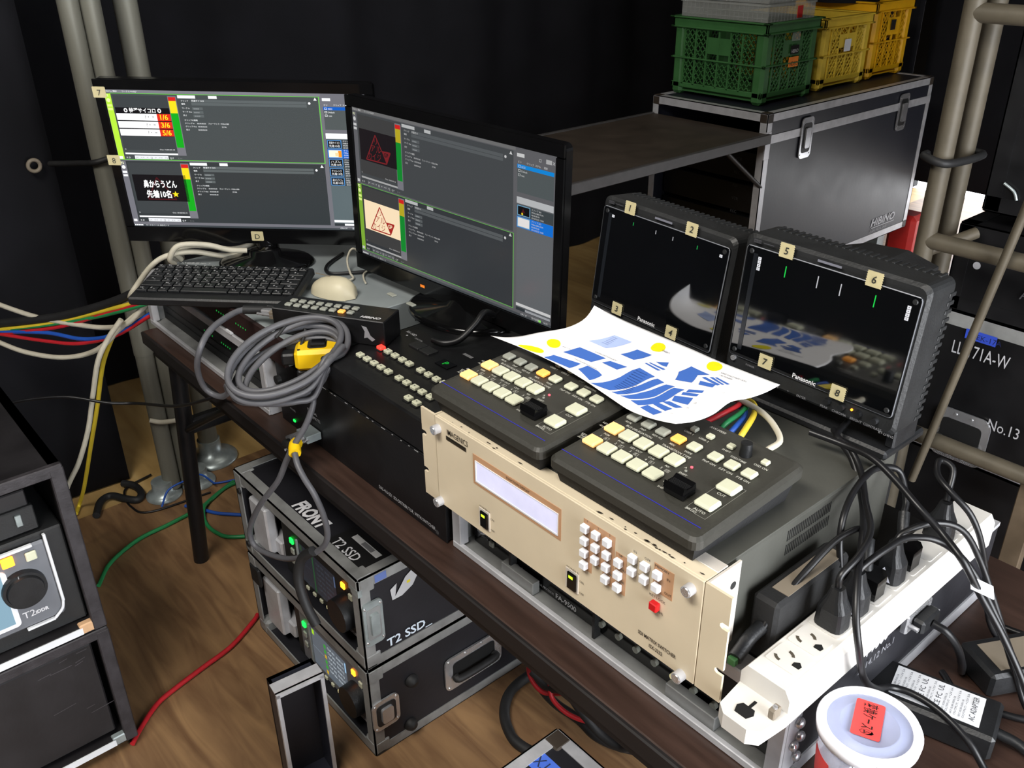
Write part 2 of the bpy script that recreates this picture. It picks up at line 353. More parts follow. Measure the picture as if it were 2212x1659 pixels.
PP_bl = [[(0.189,0.333),(0.208,0.492),(0.327,0.488),(0.302,0.366)],[(0.201,0.01),(0.189,0.204),(0.286,0.271),(0.293,0.079)],[(0.308,0.157),(0.309,0.292),(0.357,0.291),(0.385,0.263),(0.39,0.068)],[(0.333,0.42),(0.35,0.48),(0.425,0.5),(0.404,0.419)],[(0.33,0.611),(0.349,0.745),(0.423,0.756),(0.393,0.611)],[(0.442,0.631),(0.448,0.643),(0.538,0.632),(0.53,0.613)],[(0.452,0.656),(0.457,0.666),(0.547,0.667),(0.542,0.647)],[(0.472,0.701),(0.526,0.755),(0.537,0.697),(0.511,0.691)],[(0.407,0.025),(0.464,0.553),(0.564,0.532),(0.517,0.305),(0.477,0.116)],[(0.491,0.109),(0.526,0.319),(0.584,0.524),(0.632,0.511),(0.582,0.368),(0.516,0.13)],[(0.529,0.134),(0.578,0.318),(0.651,0.497),(0.703,0.508),(0.645,0.336),(0.567,0.163)],[(0.577,0.155),(0.651,0.323),(0.706,0.489),(0.764,0.502),(0.716,0.316),(0.626,0.146)],[(0.65,0.592),(0.612,0.702),(0.644,0.817),(0.764,0.804),(0.714,0.754),(0.736,0.629)],[(0.772,0.634),(0.756,0.69),(0.829,0.708),(0.836,0.653)],[(0.745,0.737),(0.756,0.76),(0.843,0.727),(0.839,0.702)],[(0.773,0.774),(0.786,0.789),(0.857,0.744),(0.85,0.732)],[(0.794,0.792),(0.802,0.804),(0.871,0.773),(0.864,0.756)],[(0.647,0.131),(0.661,0.206),(0.777,0.176),(0.769,0.088)],[(0.662,0.252),(0.694,0.288),(0.798,0.264),(0.78,0.205)],[(0.709,0.312),(0.743,0.343),(0.835,0.317),(0.808,0.286)],[(0.75,0.357),(0.745,0.413),(0.84,0.439),(0.844,0.36)],[(0.772,0.439),(0.77,0.471),(0.847,0.495),(0.847,0.464)],[(0.783,0.48),(0.779,0.52),(0.839,0.565),(0.849,0.52)]]
PP_ye = [[(0.138,0.443),(0.148,0.411),(0.152,0.378),(0.15,0.35),(0.143,0.333),(0.132,0.33),(0.118,0.342),(0.105,0.366),(0.094,0.398),(0.088,0.432),(0.088,0.46),(0.096,0.477),(0.109,0.48),(0.124,0.467)],[(0.163,0.115),(0.159,0.163),(0.149,0.201),(0.133,0.222),(0.117,0.222),(0.101,0.201),(0.091,0.163),(0.087,0.115),(0.091,0.067),(0.101,0.029),(0.117,0.008),(0.133,0.008),(0.149,0.029),(0.159,0.067)],[(0.459,0.893),(0.46,0.871),(0.453,0.847),(0.441,0.825),(0.424,0.811),(0.408,0.807),(0.396,0.813),(0.389,0.83),(0.389,0.853),(0.394,0.877),(0.404,0.899),(0.42,0.913),(0.437,0.917),(0.451,0.91)],[(0.788,0.944),(0.791,0.92),(0.787,0.895),(0.776,0.873),(0.761,0.859),(0.744,0.855),(0.73,0.863),(0.721,0.88),(0.719,0.903),(0.724,0.928),(0.735,0.949),(0.75,0.964),(0.765,0.968),(0.779,0.961)]]
# ================================================================== the place
struct('floor', MB().box((-1.545, -2.6, -.03), (2.6, 4.8, 0)), 'floor_brown')
struct('floor', MB().box((-2.6, -2.6, -.04), (-1.545, 4.8, -.004)), 'floor_beige')
struct('ceiling', MB().box((-2.6, -2.6, 3.0), (2.6, 4.8, 3.05)), 'room_dark')
struct('wall_left', MB().box((-2.65, -2.6, 0), (-2.6, 4.8, 3)), 'room_dark')
struct('wall_front', MB().box((-2.6, -2.65, 0), (2.6, -2.6, 3)), 'room_dark')
struct('wall_right', MB().box((2.6, -2.6, 0), (2.65, -.9, 3)).box((2.6, 1.1, 0), (2.65, 4.8, 3)).box((2.6, -.9, 2.2), (2.65, 1.1, 3)), 'room_dark')
struct('wall_back', MB().box((-2.6, 4.8, 0), (-1.7, 4.85, 3)).box((.2, 4.8, 0), (2.6, 4.85, 3)).box((-1.7, 4.8, 1.0), (.2, 4.85, 3)), 'room_dark')
def curtain(p0, p1, z0, z1, label, amp=.02, waves=14, ph=0):
    p0, p1 = V((*p0, 0)), V((*p1, 0)); d = p1-p0; L = d.length; n = V((-d.y, d.x, 0)).normalized(); nu = int(L*26)+8; nz = 8; mb = MB(); vs = []
    for sgn in (0, 1):
        for j in range(nz+1):
            z = z0+(z1-z0)*j/nz; k = .5+.5*j/nz
            for i in range(nu+1):
                t = i/nu; off = amp*k*(math.sin(t*waves*L+ph)+.5*math.sin(t*waves*L*2.3+1+ph+j*.2))
                vs.append(p0+d*t+n*(off+sgn*.004)+V((0, 0, z)))
    W = nu+1; H = nz+1; fs = []
    for sgn in (0, 1):
        o = sgn*W*H
        for j in range(nz):
            for i in range(nu): fs.append((o+j*W+i, o+j*W+i+1, o+(j+1)*W+i+1, o+(j+1)*W+i))
    o = W*H
    for i in range(nu): fs.append((i, i+1, o+i+1, o+i)); fs.append((nz*W+i, nz*W+i+1, o+nz*W+i+1, o+nz*W+i))
    for j in range(nz): fs.append((j*W, (j+1)*W, o+(j+1)*W, o+j*W)); fs.append((j*W+nu, (j+1)*W+nu, o+(j+1)*W+nu, o+j*W+nu))
    mb.add(vs, fs, True)
    return single('stage_curtain', label, 'curtain', mb, 'curtain_black')
curtain((-1.66, -2.5), (-1.655, .05), .002, 2.98, 'black curtain panel ending beside the twin steel poles', .012, 6)
curtain((-2.3, -.6), (-2.32, 3.75), .0, 2.98, 'long black curtain hanging behind the two computer monitors', .03, 9, 1)
curtain((-2.3, 3.9), (-1.38, 3.9), .0, 2.98, 'black curtain reaching the floor behind the crates on the flight case', .02, 9, 2)
curtain((-1.36, 3.96), (2.5, 3.9), .27, 2.98, 'black curtain with raised hem and daylight under it', .004, 7, .5)

# steel poles at the left
t = thing('steel_poles', 'pair of steel poles clamped together next to the curtain edge', 'pole', (-1.50, .146, 0))
for y in (.122, .170):
    MB().cyl((-1.50, y, .02), (-1.50, y, 2.96), .0238, n=20).build('tube', 'steel_pole', t); MB().cyl((-1.50, y, .45), (-1.50, y, .60), .0255, n=20).build('coupler_sleeve', 'steel_pole', t)
    MB().lathe([(.0505, 0), (.0505, .006), (.042, .012), (.030, .022), (.030, .05)], (-1.50, .146+(y-.146)*2.15, .001), 28).build('base_plate', 'zinc', t)
t = thing('steel_pole', 'single steel pole standing behind the clamped pair', 'pole', (-1.60, .285, 0)); x, y = -1.60, .285
MB().cyl((x, y, .02), (x, y, 2.96), .029, n=20).build('tube', 'steel_pole', t); MB().lathe([(.078, 0), (.078, .008), (.06, .016), (.034, .03), (.034, .07)], (x, y, .001)).build('base_plate', 'zinc', t); MB().cyl((x, y, .45), (x, y, .60), .032, n=20).build('coupler_sleeve', 'steel_pole', t)
t = single('rope_tie', 'white rope tied round the steel poles near the floor', 'rope', MB().tube([(-1.478, .092, .262), (-1.468, .12, .25), (-1.466, .17, .24), (-1.478, .20, .24)], .007), 'white_cable')
single('rope_tie', 'black strap tied round the twin steel poles at curtain height', 'strap', MB().tube([(-1.63, .035, .955), (-1.54, .08, .965), (-1.477, .10, .975), (-1.466, .15, .985), (-1.475, .20, .99)], .007), 'rubber_cable')
t = single('curtain_eyelet', 'brass eyelet ring in the curtain edge by the strap', 'eyelet', MB().tube([(-1.635, .0+.014*math.cos(a), .955+.014*math.sin(a)) for a in [k*math.pi/6 for k in range(13)]], .005, 6, 2), 'label_tan')
single('blue_string', 'thin blue string wound round the pole base plate', 'string', MB().tube([(-1.43, .06, .012), (-1.44, .09, .05), (-1.44, .14, .06), (-1.45, .19, .055), (-1.43, .22, .02)], .003, 6), 'blue_cable')

# ================================================================== folding table
TZ = .70
t = thing('folding_table', 'long folding table with dark brown woodgrain top and black legs', 'table', (-.15, .3, 0))
MB().box((-1.06, 0, TZ-.028), (.78, .60, TZ), .003).build('tabletop', 'table_brown', t)
for y in (.012, .57): MB().box((-1.05, y, TZ-.06), (.77, y+.018, TZ-.028)).build('apron_rail', 'table_edge', t)
MB().box((-1.062, -.004, TZ-.03), (.782, .004, TZ-.0015), .002).build('edge_band', 'table_edge', t)
for x0, x1 in ((-1.02, -1.145), (.74, .82)):
    for y in (.05, .55): MB().cyl((x0, y, TZ-.03), (x1, y, 0.0), .019, n=14).build('leg', 'black_metal', t)
    xm = x0+(x1-x0)*.38
    MB().box((xm-.012, .05, .415), (xm+.012, .55, .455), .004).build('crossbar', 'black_metal', t)
MB().tube([(-1.06, .05, .43), (-.85, .05, .56), (-.7, .05, TZ-.05)], .008, smooth_path=False).build('folding_brace', 'black_metal', t)

# ================================================================== aluminium table racks
def rack(label, x0, x1, y0, y1, z0, z1):
    t = thing('table_rack', label, 'rack', ((x0+x1)/2, (y0+y1)/2, z0))
    MB().box((x0, y0, z0), (x1, y1, z0+.006)).build('base_plate', 'aluminium_dull', t)
    MB().box((x0, y0-.004, z0), (x1, y0+.003, z0+.010), .001).build('front_lip', 'aluminium', t)
    for xa, xb in ((x0, x0+.006), (x1-.006, x1)): MB().box((xa, y0+.003, z0+.006), (xb, y1, z1-.001)).build('side_panel', 'aluminium_dull' if xa == x0 else 'laminate', t)
    for xa in (x0-.001, x1-.017): MB().box((xa, y0-.003, z0+.008), (xa+.018, y0+.012, z1-.016), .001).build('corner_post', 'aluminium', t)
    MB().box((x0-.001, y0-.002, z1-.018), (x1+.001, y0+.026, z1), .0015).build('top_beam', 'aluminium', t)
    for xa, xb in ((x0-.001, x0+.02), (x1-.02, x1+.001)): MB().box((xa, y0+.026, z1-.006), (xb, y1, z1)).build('top_rail', 'aluminium', t)
    MB().box((x1-.001, y0+.022, z0+.001), (x1+.002, y1, z0+.02)).build('side_trim', 'aluminium', t); MB().box((x1-.001, y0+.0, z0+.001), (x1+.002, y0+.022, z1)).build('side_trim', 'aluminium', t)
    return t
RA = rack('aluminium rack frame under the cream panel, video processor inside', -.011, .530, .052, .50, TZ+.0005, .82)
for yy, zz in ((.068, .787), (.073, .765), (.064, .757), (.072, .737), (.07, .715)):
    MB().lathe([(.0, .006), (.004, .0055), (.0062, .003), (.0062, 0)], (0, 0, 0), 12).xform(Matrix.Translation((.5325, yy, zz)) @ Matrix.Rotation(math.radians(90), 4, 'Y')).build('rivet', 'chrome', RA)
p = Paint((.5325, 0, 0), (0, 1, 0), (0, 0, 1), (1, 0, 0)); p.text('FA-9500', .173, .795, .017, '#d4d4d8', shear=.25, bold=.01, width=.062); p.text('2014.12 No.1', .178, .776, .010, '#77777c'); p.build('side_lettering', 'print_ink', RA)
RB = rack('aluminium rack frame at the table end under the grey server', -1.087, -.531, .034, .48, TZ+.0005, .82)
# video processor in the right rack
t = thing('video_processor', 'black video processor in the rack below the cream panel', 'processor', (.26, .28, TZ+.008))
MB().box((.012, .078, .709), (.507, .46, .799)).build('body', 'black_metal', t)
MB().box((.008, .072, .709), (.511, .078, .800), .001).build('front_panel', 'black_gloss', t)
p = Paint((0, .072, 0))
p.text('FORA', .085, .714, .009, '#d0d0d2', bold=.03); p.text('MULTI PURPOSE SIGNAL PROCESSOR', .112, .715, .004, '#b0b0b4', width=.062); p.text('FA-9500', .178, .714, .008, '#d0d0d2', bold=.02); p.text('POWER', .022, .726, .004, '#a0a0a4')
p.build('front_lettering', 'print_ink', t)
bm_ = btn(.009, .009, .004, .001); R90 = (math.radians(90), 0, 0)
inst('key', bm_, t, (.05, .072, .727), 'button_grey', R90)
for k in range(7): inst('key', MB().cyl((0, 0, 0), (0, 0, .005), .0045, n=12).mesh('key'), t, (.262+k*.0285, .072, .728), 'button_lit' if k == 4 else 'button_grey', R90)
for k, (x, m_) in enumerate([(.448, 'lamp_green'), (.478, 'lamp_green')]): inst('indicator_button', btn(.014, .008, .004), t, (x, .072, .716), 'crate_green', R90)
MB().lathe([(.011, 0), (.011, .002), (.008, .003), (.008, .0)], (0, 0, 0), 16).xform(Matrix.Translation((.027, .0715, .742)) @ Matrix.Rotation(math.radians(90), 4, 'X')).build('key_lock', 'chrome', t)
for x in (.098, .255): MB().box((x, .060, .707), (x+.004, .071, .79)).build('slot_divider', 'dark_grey', t)
for x0, x1 in ((.086, .15), (.375, .445)): single('metal_spacer', 'small grey metal spacer block on the rack base, %s' % ('nearer the key lock end' if x0 < .2 else 'nearer the power strip end'), 'spacer', MB().box((x0, .0565, .7067), (x1, .069, .726), .001), 'aluminium_dull')

# ================================================================== cream matrix switcher
ZB = .82
MS = thing('matrix_switcher', 'cream fronted matrix switcher with lavender display and white key buttons', 'switcher', (.241, .2, ZB))
MB().box((.0301, 0, ZB), (.4514, .0035, ZB+.1297), .0008).box((.0301, .0035, ZB+.1272), (.4514, .024, ZB+.1297), .0006).box((.0301, .0035, ZB), (.4514, .024, ZB+.0025)).build('front_panel', 'cream', MS)
MB().box((.395, .02, ZB+.1285), (.4514, .036, ZB+.1303), .0005).build('panel_flange', 'cream_bare', MS)
MB().box((.032, .026, ZB+.0006), (.4495, .35, ZB+.128), .0015).build('chassis', 'chassis_grey', MS)
MB().box((.036, .03, ZB+.128), (.4485, .345, ZB+.1302)).build('top_cover', 'chassis_grey', MS)
vs = MB()
for r in (0, 1):
    for k in range(24): y = .138+k*.0034; z = ZB+.088+r*.018; vs.box((.4494, y, z), (.4499, y+.0013, z+.013), xf=None)
o = vs.build('vent_slots', 'foam_black', MS); o['kind'] = 'stuff'
def ear(x0, x1, side):
    z0, z1 = ZB, ZB+.1297; pts = []; zs = (.0378, .0932)
    ex, ix = (x0, x1) if side < 0 else (x1, x0); d = 1 if side < 0 else -1
    pts = [(ix, z0), (ex, z0)]
    for z in zs:
        pts += [(ex, ZB+z-.0035), (ex+d*.007, ZB+z-.0035), (ex+d*.0095, ZB+z-.0015), (ex+d*.0095, ZB+z+.0015), (ex+d*.007, ZB+z+.0035), (ex, ZB+z+.0035)]
    pts += [(ex, z1), (ix, z1)]
    return MB().prism(pts, (0, .0005, 0), (1, 0, 0), (0, 0, 1), (0, 1, 0), 0, .003)
ear(0, .0296, -1).box((.0266, .0035, ZB), (.0296, .05, ZB+.1297)).build('rack_ear', 'cream', MS)
e = ear(.4525, .4826, 1); e.build('rack_ear', 'cream', MS)
fl = MB().prism([(.0035, .004), (.0035, .1297), (.052, .1297), (.052, .030), (.012, .004)], (.4525, 0, ZB), (0, 1, 0), (0, 0, 1), (1, 0, 0), 0, .0025)
fo = fl.build('ear_flange', 'cream_bare', MS)
MB().cyl((.4549, .042, ZB+.105), (.4553, .042, ZB+.105), .0045).build('flange_hole', 'dark_grey', fo)
for x, z in ((.0372, .1140), (.0354, .0050), (.4375, .1140), (.4362, .003)):
    k = MB().cyl((x, 0, ZB+z), (x, -.009, ZB+z), .0062, n=20).build('thumb_screw', 'aluminium', MS)
    MB().cyl((x, -.009, ZB+z), (x, -.0098, ZB+z), .0052, .0046, n=20).build('screw_head', 'chrome', k)
# display
MB().box((.1060, -.0006, ZB+.0675), (.2593, .0, ZB+.1096), .0).build('display_surround', 'tan_print', MS)
fr = MB()
for a, b in (((.1105, ZB+.0722), (.2552, ZB+.0742)), ((.1105, ZB+.1013), (.2552, ZB+.1020)), ((.1105, ZB+.0742), (.1122, ZB+.1013)), ((.2546, ZB+.0742), (.2552, ZB+.1013))): fr.box((a[0], -.0016, a[1]), (b[0], 0, b[1]))
fr.build('display_frame', 'label_white', MS)
MB().box((.1122, -.0009, ZB+.0742), (.2546, -.0002, ZB+.1013)).build('lcd_display', 'lcd_lavender', MS)
for x, z0 in ((.1165, .0118), (.2698, .0122)):
    s_ = MB().box((x-.001, -.0012, ZB+z0-.001), (x+.019, 0, ZB+z0+.026)).build('rocker_switch', 'cream_bare', MS)
    MB().box((x+.003, -.0042, ZB+z0+.001), (x+.0175, -.001, ZB+z0+.0245), .0015).build('rocker', 'black_gloss', s_)
    MB().box((x+.007, -.0048, ZB+z0+.0175), (x+.0135, -.0041, ZB+z0+.021), .0003).build('switch_lamp', 'lamp_lime', s_)
MB().prism([(.2935, .1172), (.339, .1172), (.339, .0675), (.3075, .0675), (.3075, .0515), (.2935, .0515)], (0, 0, ZB), (1, 0, 0), (0, 0, 1), (0, -1, 0), 0, .0004).build('key_field', 'tan_print', MS)
MB().prism([(.3405, .1010), (.3560, .1010), (.3560, .0515), (.3235, .0515), (.3235, .0660), (.3405, .0660)], (0, 0, ZB), (1, 0, 0), (0, 0, 1), (0, -1, 0), 0, .0004).build('key_field', 'tan_print', MS)
MB().box((.3915, -.0004, ZB+.084), (.4165, 0, ZB+.1176)).build('key_field', 'tan_print', MS)
kb = btn(.0098, .0092, .0068, .0012)
for x, z in [(.2992, .1069), (.3153, .1069), (.3315, .1069), (.2992, .0906), (.3152, .0906), (.3314, .0906), (.2992, .0748), (.3153, .0748), (.3312, .0748), (.2992, .0588), (.3312, .0592), (.3481, .0908), (.3481, .0748), (.3481, .0591), (.3666, .1071), (.3666, .0913), (.3830, .1071), (.3830, .0910), (.3992, .1065), (.3990, .0908)]:
    inst('key_button', kb, MS, (x-.001, 0, ZB+z+.0005), 'button_cool', R90)
inst('key_button', btn(.0100, .0098, .0072, .001), MS, (.398, 0, ZB+.068), 'red_plastic', R90)['label'] = 'red key lock button'
p = Paint((0, 0, ZB), lift=.0008)
K = '#3a332a'
p.text('IMAGENICS', .0558, .1140, .0078, '#3c352c', width=.041, bold=.004); p.rect(.0533, .1052, .0930, .1112, '#2a2418'); p.rect(.055, .1085, .091, .0105+.1, '#151208', 1)
p.text('FUNCTION DISPLAY', .168, .1040, .0038, '#4a3424', width=.040)
p.text('POWER A', .117, .0385, .0032, K); p.text('ON', .1375, .030, .003, K); p.text('OFF', .1375, .014, .003, K)
p.text('POWER B', .270, .0385, .0032, K); p.text('ON', .2905, .030, .003, K); p.text('OFF', .2905, .014, .003, K)
for s_, x, z in [('1', .2992, .1145), ('2', .3153, .1140), ('3', .3315, .1145), ('4', .2992, .0975), ('5', .3152, .0975), ('6', .3314, .0975), ('7', .2992, .0817), ('8', .3153, .0817), ('9', .3312, .0817), ('0', .2992, .0660), ('MEMORY', .3312, .0660), ('UP', .3481, .0980), ('DOWN', .3481, .0817), ('ENTER', .3481, .0660), ('IN', .3666, .1142), ('OUT', .3666, .0983), ('OFF', .3830, .1142), ('ALL', .3830, .0980), ('MEMORY', .402, .1135), ('KEY LOCK', .399, .0755), ('(ALARM)', .399, .0600)]: p.text(s_, x, z, .0032, K, align='c')
p.text('IN', .4085, .1055, .0032, K); p.text('OUT', .4065, .0880, .0032, K)
for z in (.1071, .0912): p.rect(.3720, z, .3775, z+.0006, K)
p.text('SDI MATRIX SWITCHER', .3775, .0175, .0048, '#2c261e', width=.0505, bold=.015); p.text('ISX-3232', .393, .0090, .0048, '#2c261e', width=.018, bold=.015)
p.build('front_lettering', 'print_ink', MS)
rnd = random.Random(3); q = Paint((0, 0, ZB+.1302), (1, 0, 0), (0, 1, 0), (0, 0, 1))
for k in range(26):
    x = rnd.choice([rnd.uniform(.05, .2), rnd.uniform(.3, .45)]); y = rnd.uniform(.004, .0075); l = rnd.uniform(.001, .009); q.poly([(x, y), (x+l*.5, y-.0012), (x+l, y+.0004), (x+l*.6, y+.001)], '#3b342c')
q.build('paint_chips', 'print_ink', MS, 'stuff')

# ================================================================== two vision mixers
def mixer(label):
    X0, Y0 = .0178, .0012; zf, zr = .985, .996
    t = thing('vision_mixer', label, 'video mixer', (X0+.102, Y0+.0875, ZB+.1302), 'vision mixers on the cream switcher')
    W, D = .204, .1755; sl = (zr-zf)/D
    def P(u, v, h=0): return V((X0+u, Y0+v, zf+sl*v+h))
    # base tub
    zb = ZB+.1303; b = MB(); bx = [(.008, .012), (W-.012, .012), (W-.012, D-.012), (.008, D-.012)]; tx = [(.004, .006), (W-.006, .006), (W-.006, D-.004), (.004, D-.004)]
    vs = [V((X0+u, Y0+v, zb)) for u, v in bx]+[P(u, v, -.012) for u, v in tx]
    b.add(vs, [(0, 1, 2, 3), (4, 5, 6, 7), (0, 1, 5, 4), (1, 2, 6, 5), (2, 3, 7, 6), (3, 0, 4, 7)]); b.build('base', 'black_rough', t)
    # top plate with rounded rim
    prof = [(0, -.0135), (.0, -.004), (.0035, -.0006), (.008, 0)]; mb = MB(); n = None; vs = []
    for ins, h in prof:
        ring = rrect(W-2*ins, D-2*ins, max(.003, .010-ins*.6), 4, W/2, D/2); n = len(ring); vs += [P(u, v, h) for u, v in ring]
    fs = [(i*n+k, i*n+(k+1) % n, (i+1)*n+(k+1) % n, (i+1)*n+k) for i in range(len(prof)-1) for k in range(n)]
    mb.add(vs, fs); mb.add(vs[-n:], [tuple(range(n))]); mb.add(vs[:n], [tuple(range(n))]); mb.build('top_plate', 'panel_charcoal', t)
    big = btn(.0190, .0176, .0062, .0022); mid = btn(.0148, .0136, .0052, .0018); sm = btn(.0084, .0080, .0045, .0012); cut = btn(.0220, .0192, .0065, .0024)
    rx = (math.atan(sl), 0, 0); dx = -.0104; dv = .008
    def put(nm, me, u, v, m_): inst(nm, me, t, P(u+dx, v+dv, 0), m_, rx)
    for k in range(5):
        put('preview_button', big, .0296+.02165*k, .0415, 'button_lit' if False else ('button_orange' if k == 0 else 'button_white'))
        put('program_button', big, .0294+.0216*k, .0755, 'button_orange' if k == 0 else 'button_white')
    for k, u in enumerate((.0290, .0505, .0714)): put('bus_button', mid, u, .1085, 'button_grey')
    put('mix_button', mid, .0930, .109, 'button_amber'); put('wipe_button', mid, .1147, .1092, 'button_white')
    for nm, u, v, m_ in (('user_button', .0925, .1368, 'button_grey'), ('user_button', .1139, .1370, 'button_white'), ('shift_button', .1412, .1373, 'button_white'), ('display_button', .1842, .1378, 'button_white')): put(nm, sm, u, v, m_)
    for nm, u in (('picture_button', .1420), ('key_button', .1634), ('fade_button', .1848)): put(nm, mid, u, .1098, 'button_white')
    put('cut_button', cut, .1852, .0764, 'button_white'); put('auto_button', cut, .1862, .0420, 'button_white')
    kx, ky = .1598+dx, .137+dv
    MB().cyl(P(kx, ky, 0), P(kx, ky, .015), .0068, .0062, n=22).build('rotary_knob', 'black_plastic', t)
    fu, fv = .1535+dx, .0385+dv
    f = MB().box((-.0125, -.0105, 0), (.0125, .0105, .006), .001).prism([(-.0105, .006), (.0105, .006), (.0088, .0135), (.004, .0105), (-.004, .0105), (-.0088, .0135)], (-.0125, 0, 0), (0, 1, 0), (0, 0, 1), (1, 0, 0), 0, .025)
    f.xform(Matrix.Translation(P(fu, fv, .0005))); f.build('fader_lever', 'black_gloss', t)
    gr = MB()
    for k in range(5): gr.box((-.011, -.0036+k*.0018-.0003, .0105), (.011, -.0036+k*.0018+.0003, .0111))
    gr.xform(Matrix.Translation(P(fu, fv, .0003))); gr.build('fader_grip', 'black_plastic', t)
    MB().box((0, 0, 0), (.0022, .062, .0006)).xform(Matrix.Translation(P(.1525+dx, .030+dv, -.0001))).build('fader_slot', 'foam_black', t)
    for u, v, m_ in ((.1349, .0803, 'lamp_red'), (.1347, .0712, 'button_grey'), (.1351, .0467, 'lamp_red'), (.1352, .0377, 'button_grey')):
        MB().cyl(P(u+dx, v+dv, 0), P(u+dx, v+dv, .0012), .0015, n=10).build('indicator_led', m_, t)
    q = Paint(fn=lambda u, v, h: P(u+dx, v+dv, h), lift=.0003)
    WH = '#c6c6bc'; q.line((.0140, .0100), (.2040, .0100), .0010, '#1d20a8', 0); q.build('blue_stripe', 'print_ink', t); q = Paint(fn=q.fn, lift=.0003)
    q.frame(.1730, .0228, .1985, .0872, .0004, '#8a8a82'); q.rect(.1750, .0226, .1850, .0234, '#2e2f2c', 2); q.build('group_outline', 'print_ink', t); q = Paint(fn=q.fn, lift=.0003)
    for k in range(5):
        u = .0296+.0216*k; q.text('%d' % (k+1), u-.004, .0565, .0036, WH); q.text('%d' % (k+6), u+.0035, .0566, .003, WH); q.frame(u+.0022, .0558, u+.0078, .0603, .0003, WH)
    for s_, u, v, sz in [('PGM', .029, .0640, .0026), ('PVW', .0505, .0640, .0026), ('KEY OUT', .0725, .0640, .0026), ('CLN', .094, .0640, .0026), ('MV', .116, .0640, .0026),
                     ('KEY-S', .0135, .0795, .0026), ('AUX', .0135, .0730, .0026), ('KEY-F', .0125, .0470, .0026), ('PinP', .0125, .0435, .0026), ('AUX', .0125, .0400, .0026),
                     ('AUX', .029, .0990, .0028), ('PinP', .0505, .0990, .0028), ('KEY F/S', .0714, .0990, .0028), ('BUS DELEGATION', .0505, .0925, .0030), ('MIX', .093, .0985, .0028), ('WIPE', .1147, .0985, .0028), ('TRANSITION TYPE', .104, .0915, .0030),
                     ('USER 1', .0905, .1290, .0028), ('USER 2', .111, .1290, .0028), ('SHIFT', .1412, .1290, .0028), ('OSD/TIME', .1598, .1245, .0028), ('OSD ON', .1842, .1295, .0028),
                     ('PinP ON', .142, .0990, .0030), ('KEY ON', .1634, .0990, .0030), ('FTB ON', .1848, .0990, .0030), ('CUT', .1852, .0640, .0032), ('AUTO', .1862, .0290, .0032), ('BKGD', .180, .0245, .0030),
                     ('SHIFT', .136, .0650, .0026), ('SHIFT', .136, .0320, .0026), ('A', .131, .0755, .0028), ('B', .131, .0425, .0028), ('AW-HS50', .1100, .1545, .0032)]: q.text(s_, u, v-.0012, sz*1.12, WH, align='c', bold=.008)
    q.line((.020, .0870), (.038, .0870), .0003, WH); q.line((.0155, .0800), (.0155, .0700), .0003, WH)
    q.build('panel_lettering', 'print_ink', t)
    return t
mx1 = mixer('black vision mixer of the pair, next to the button panel')
mx2 = copy_tree(mx1, None, V((.2143, .0023, 0))); mx2['label'] = 'black vision mixer of the pair, next to the power strip'
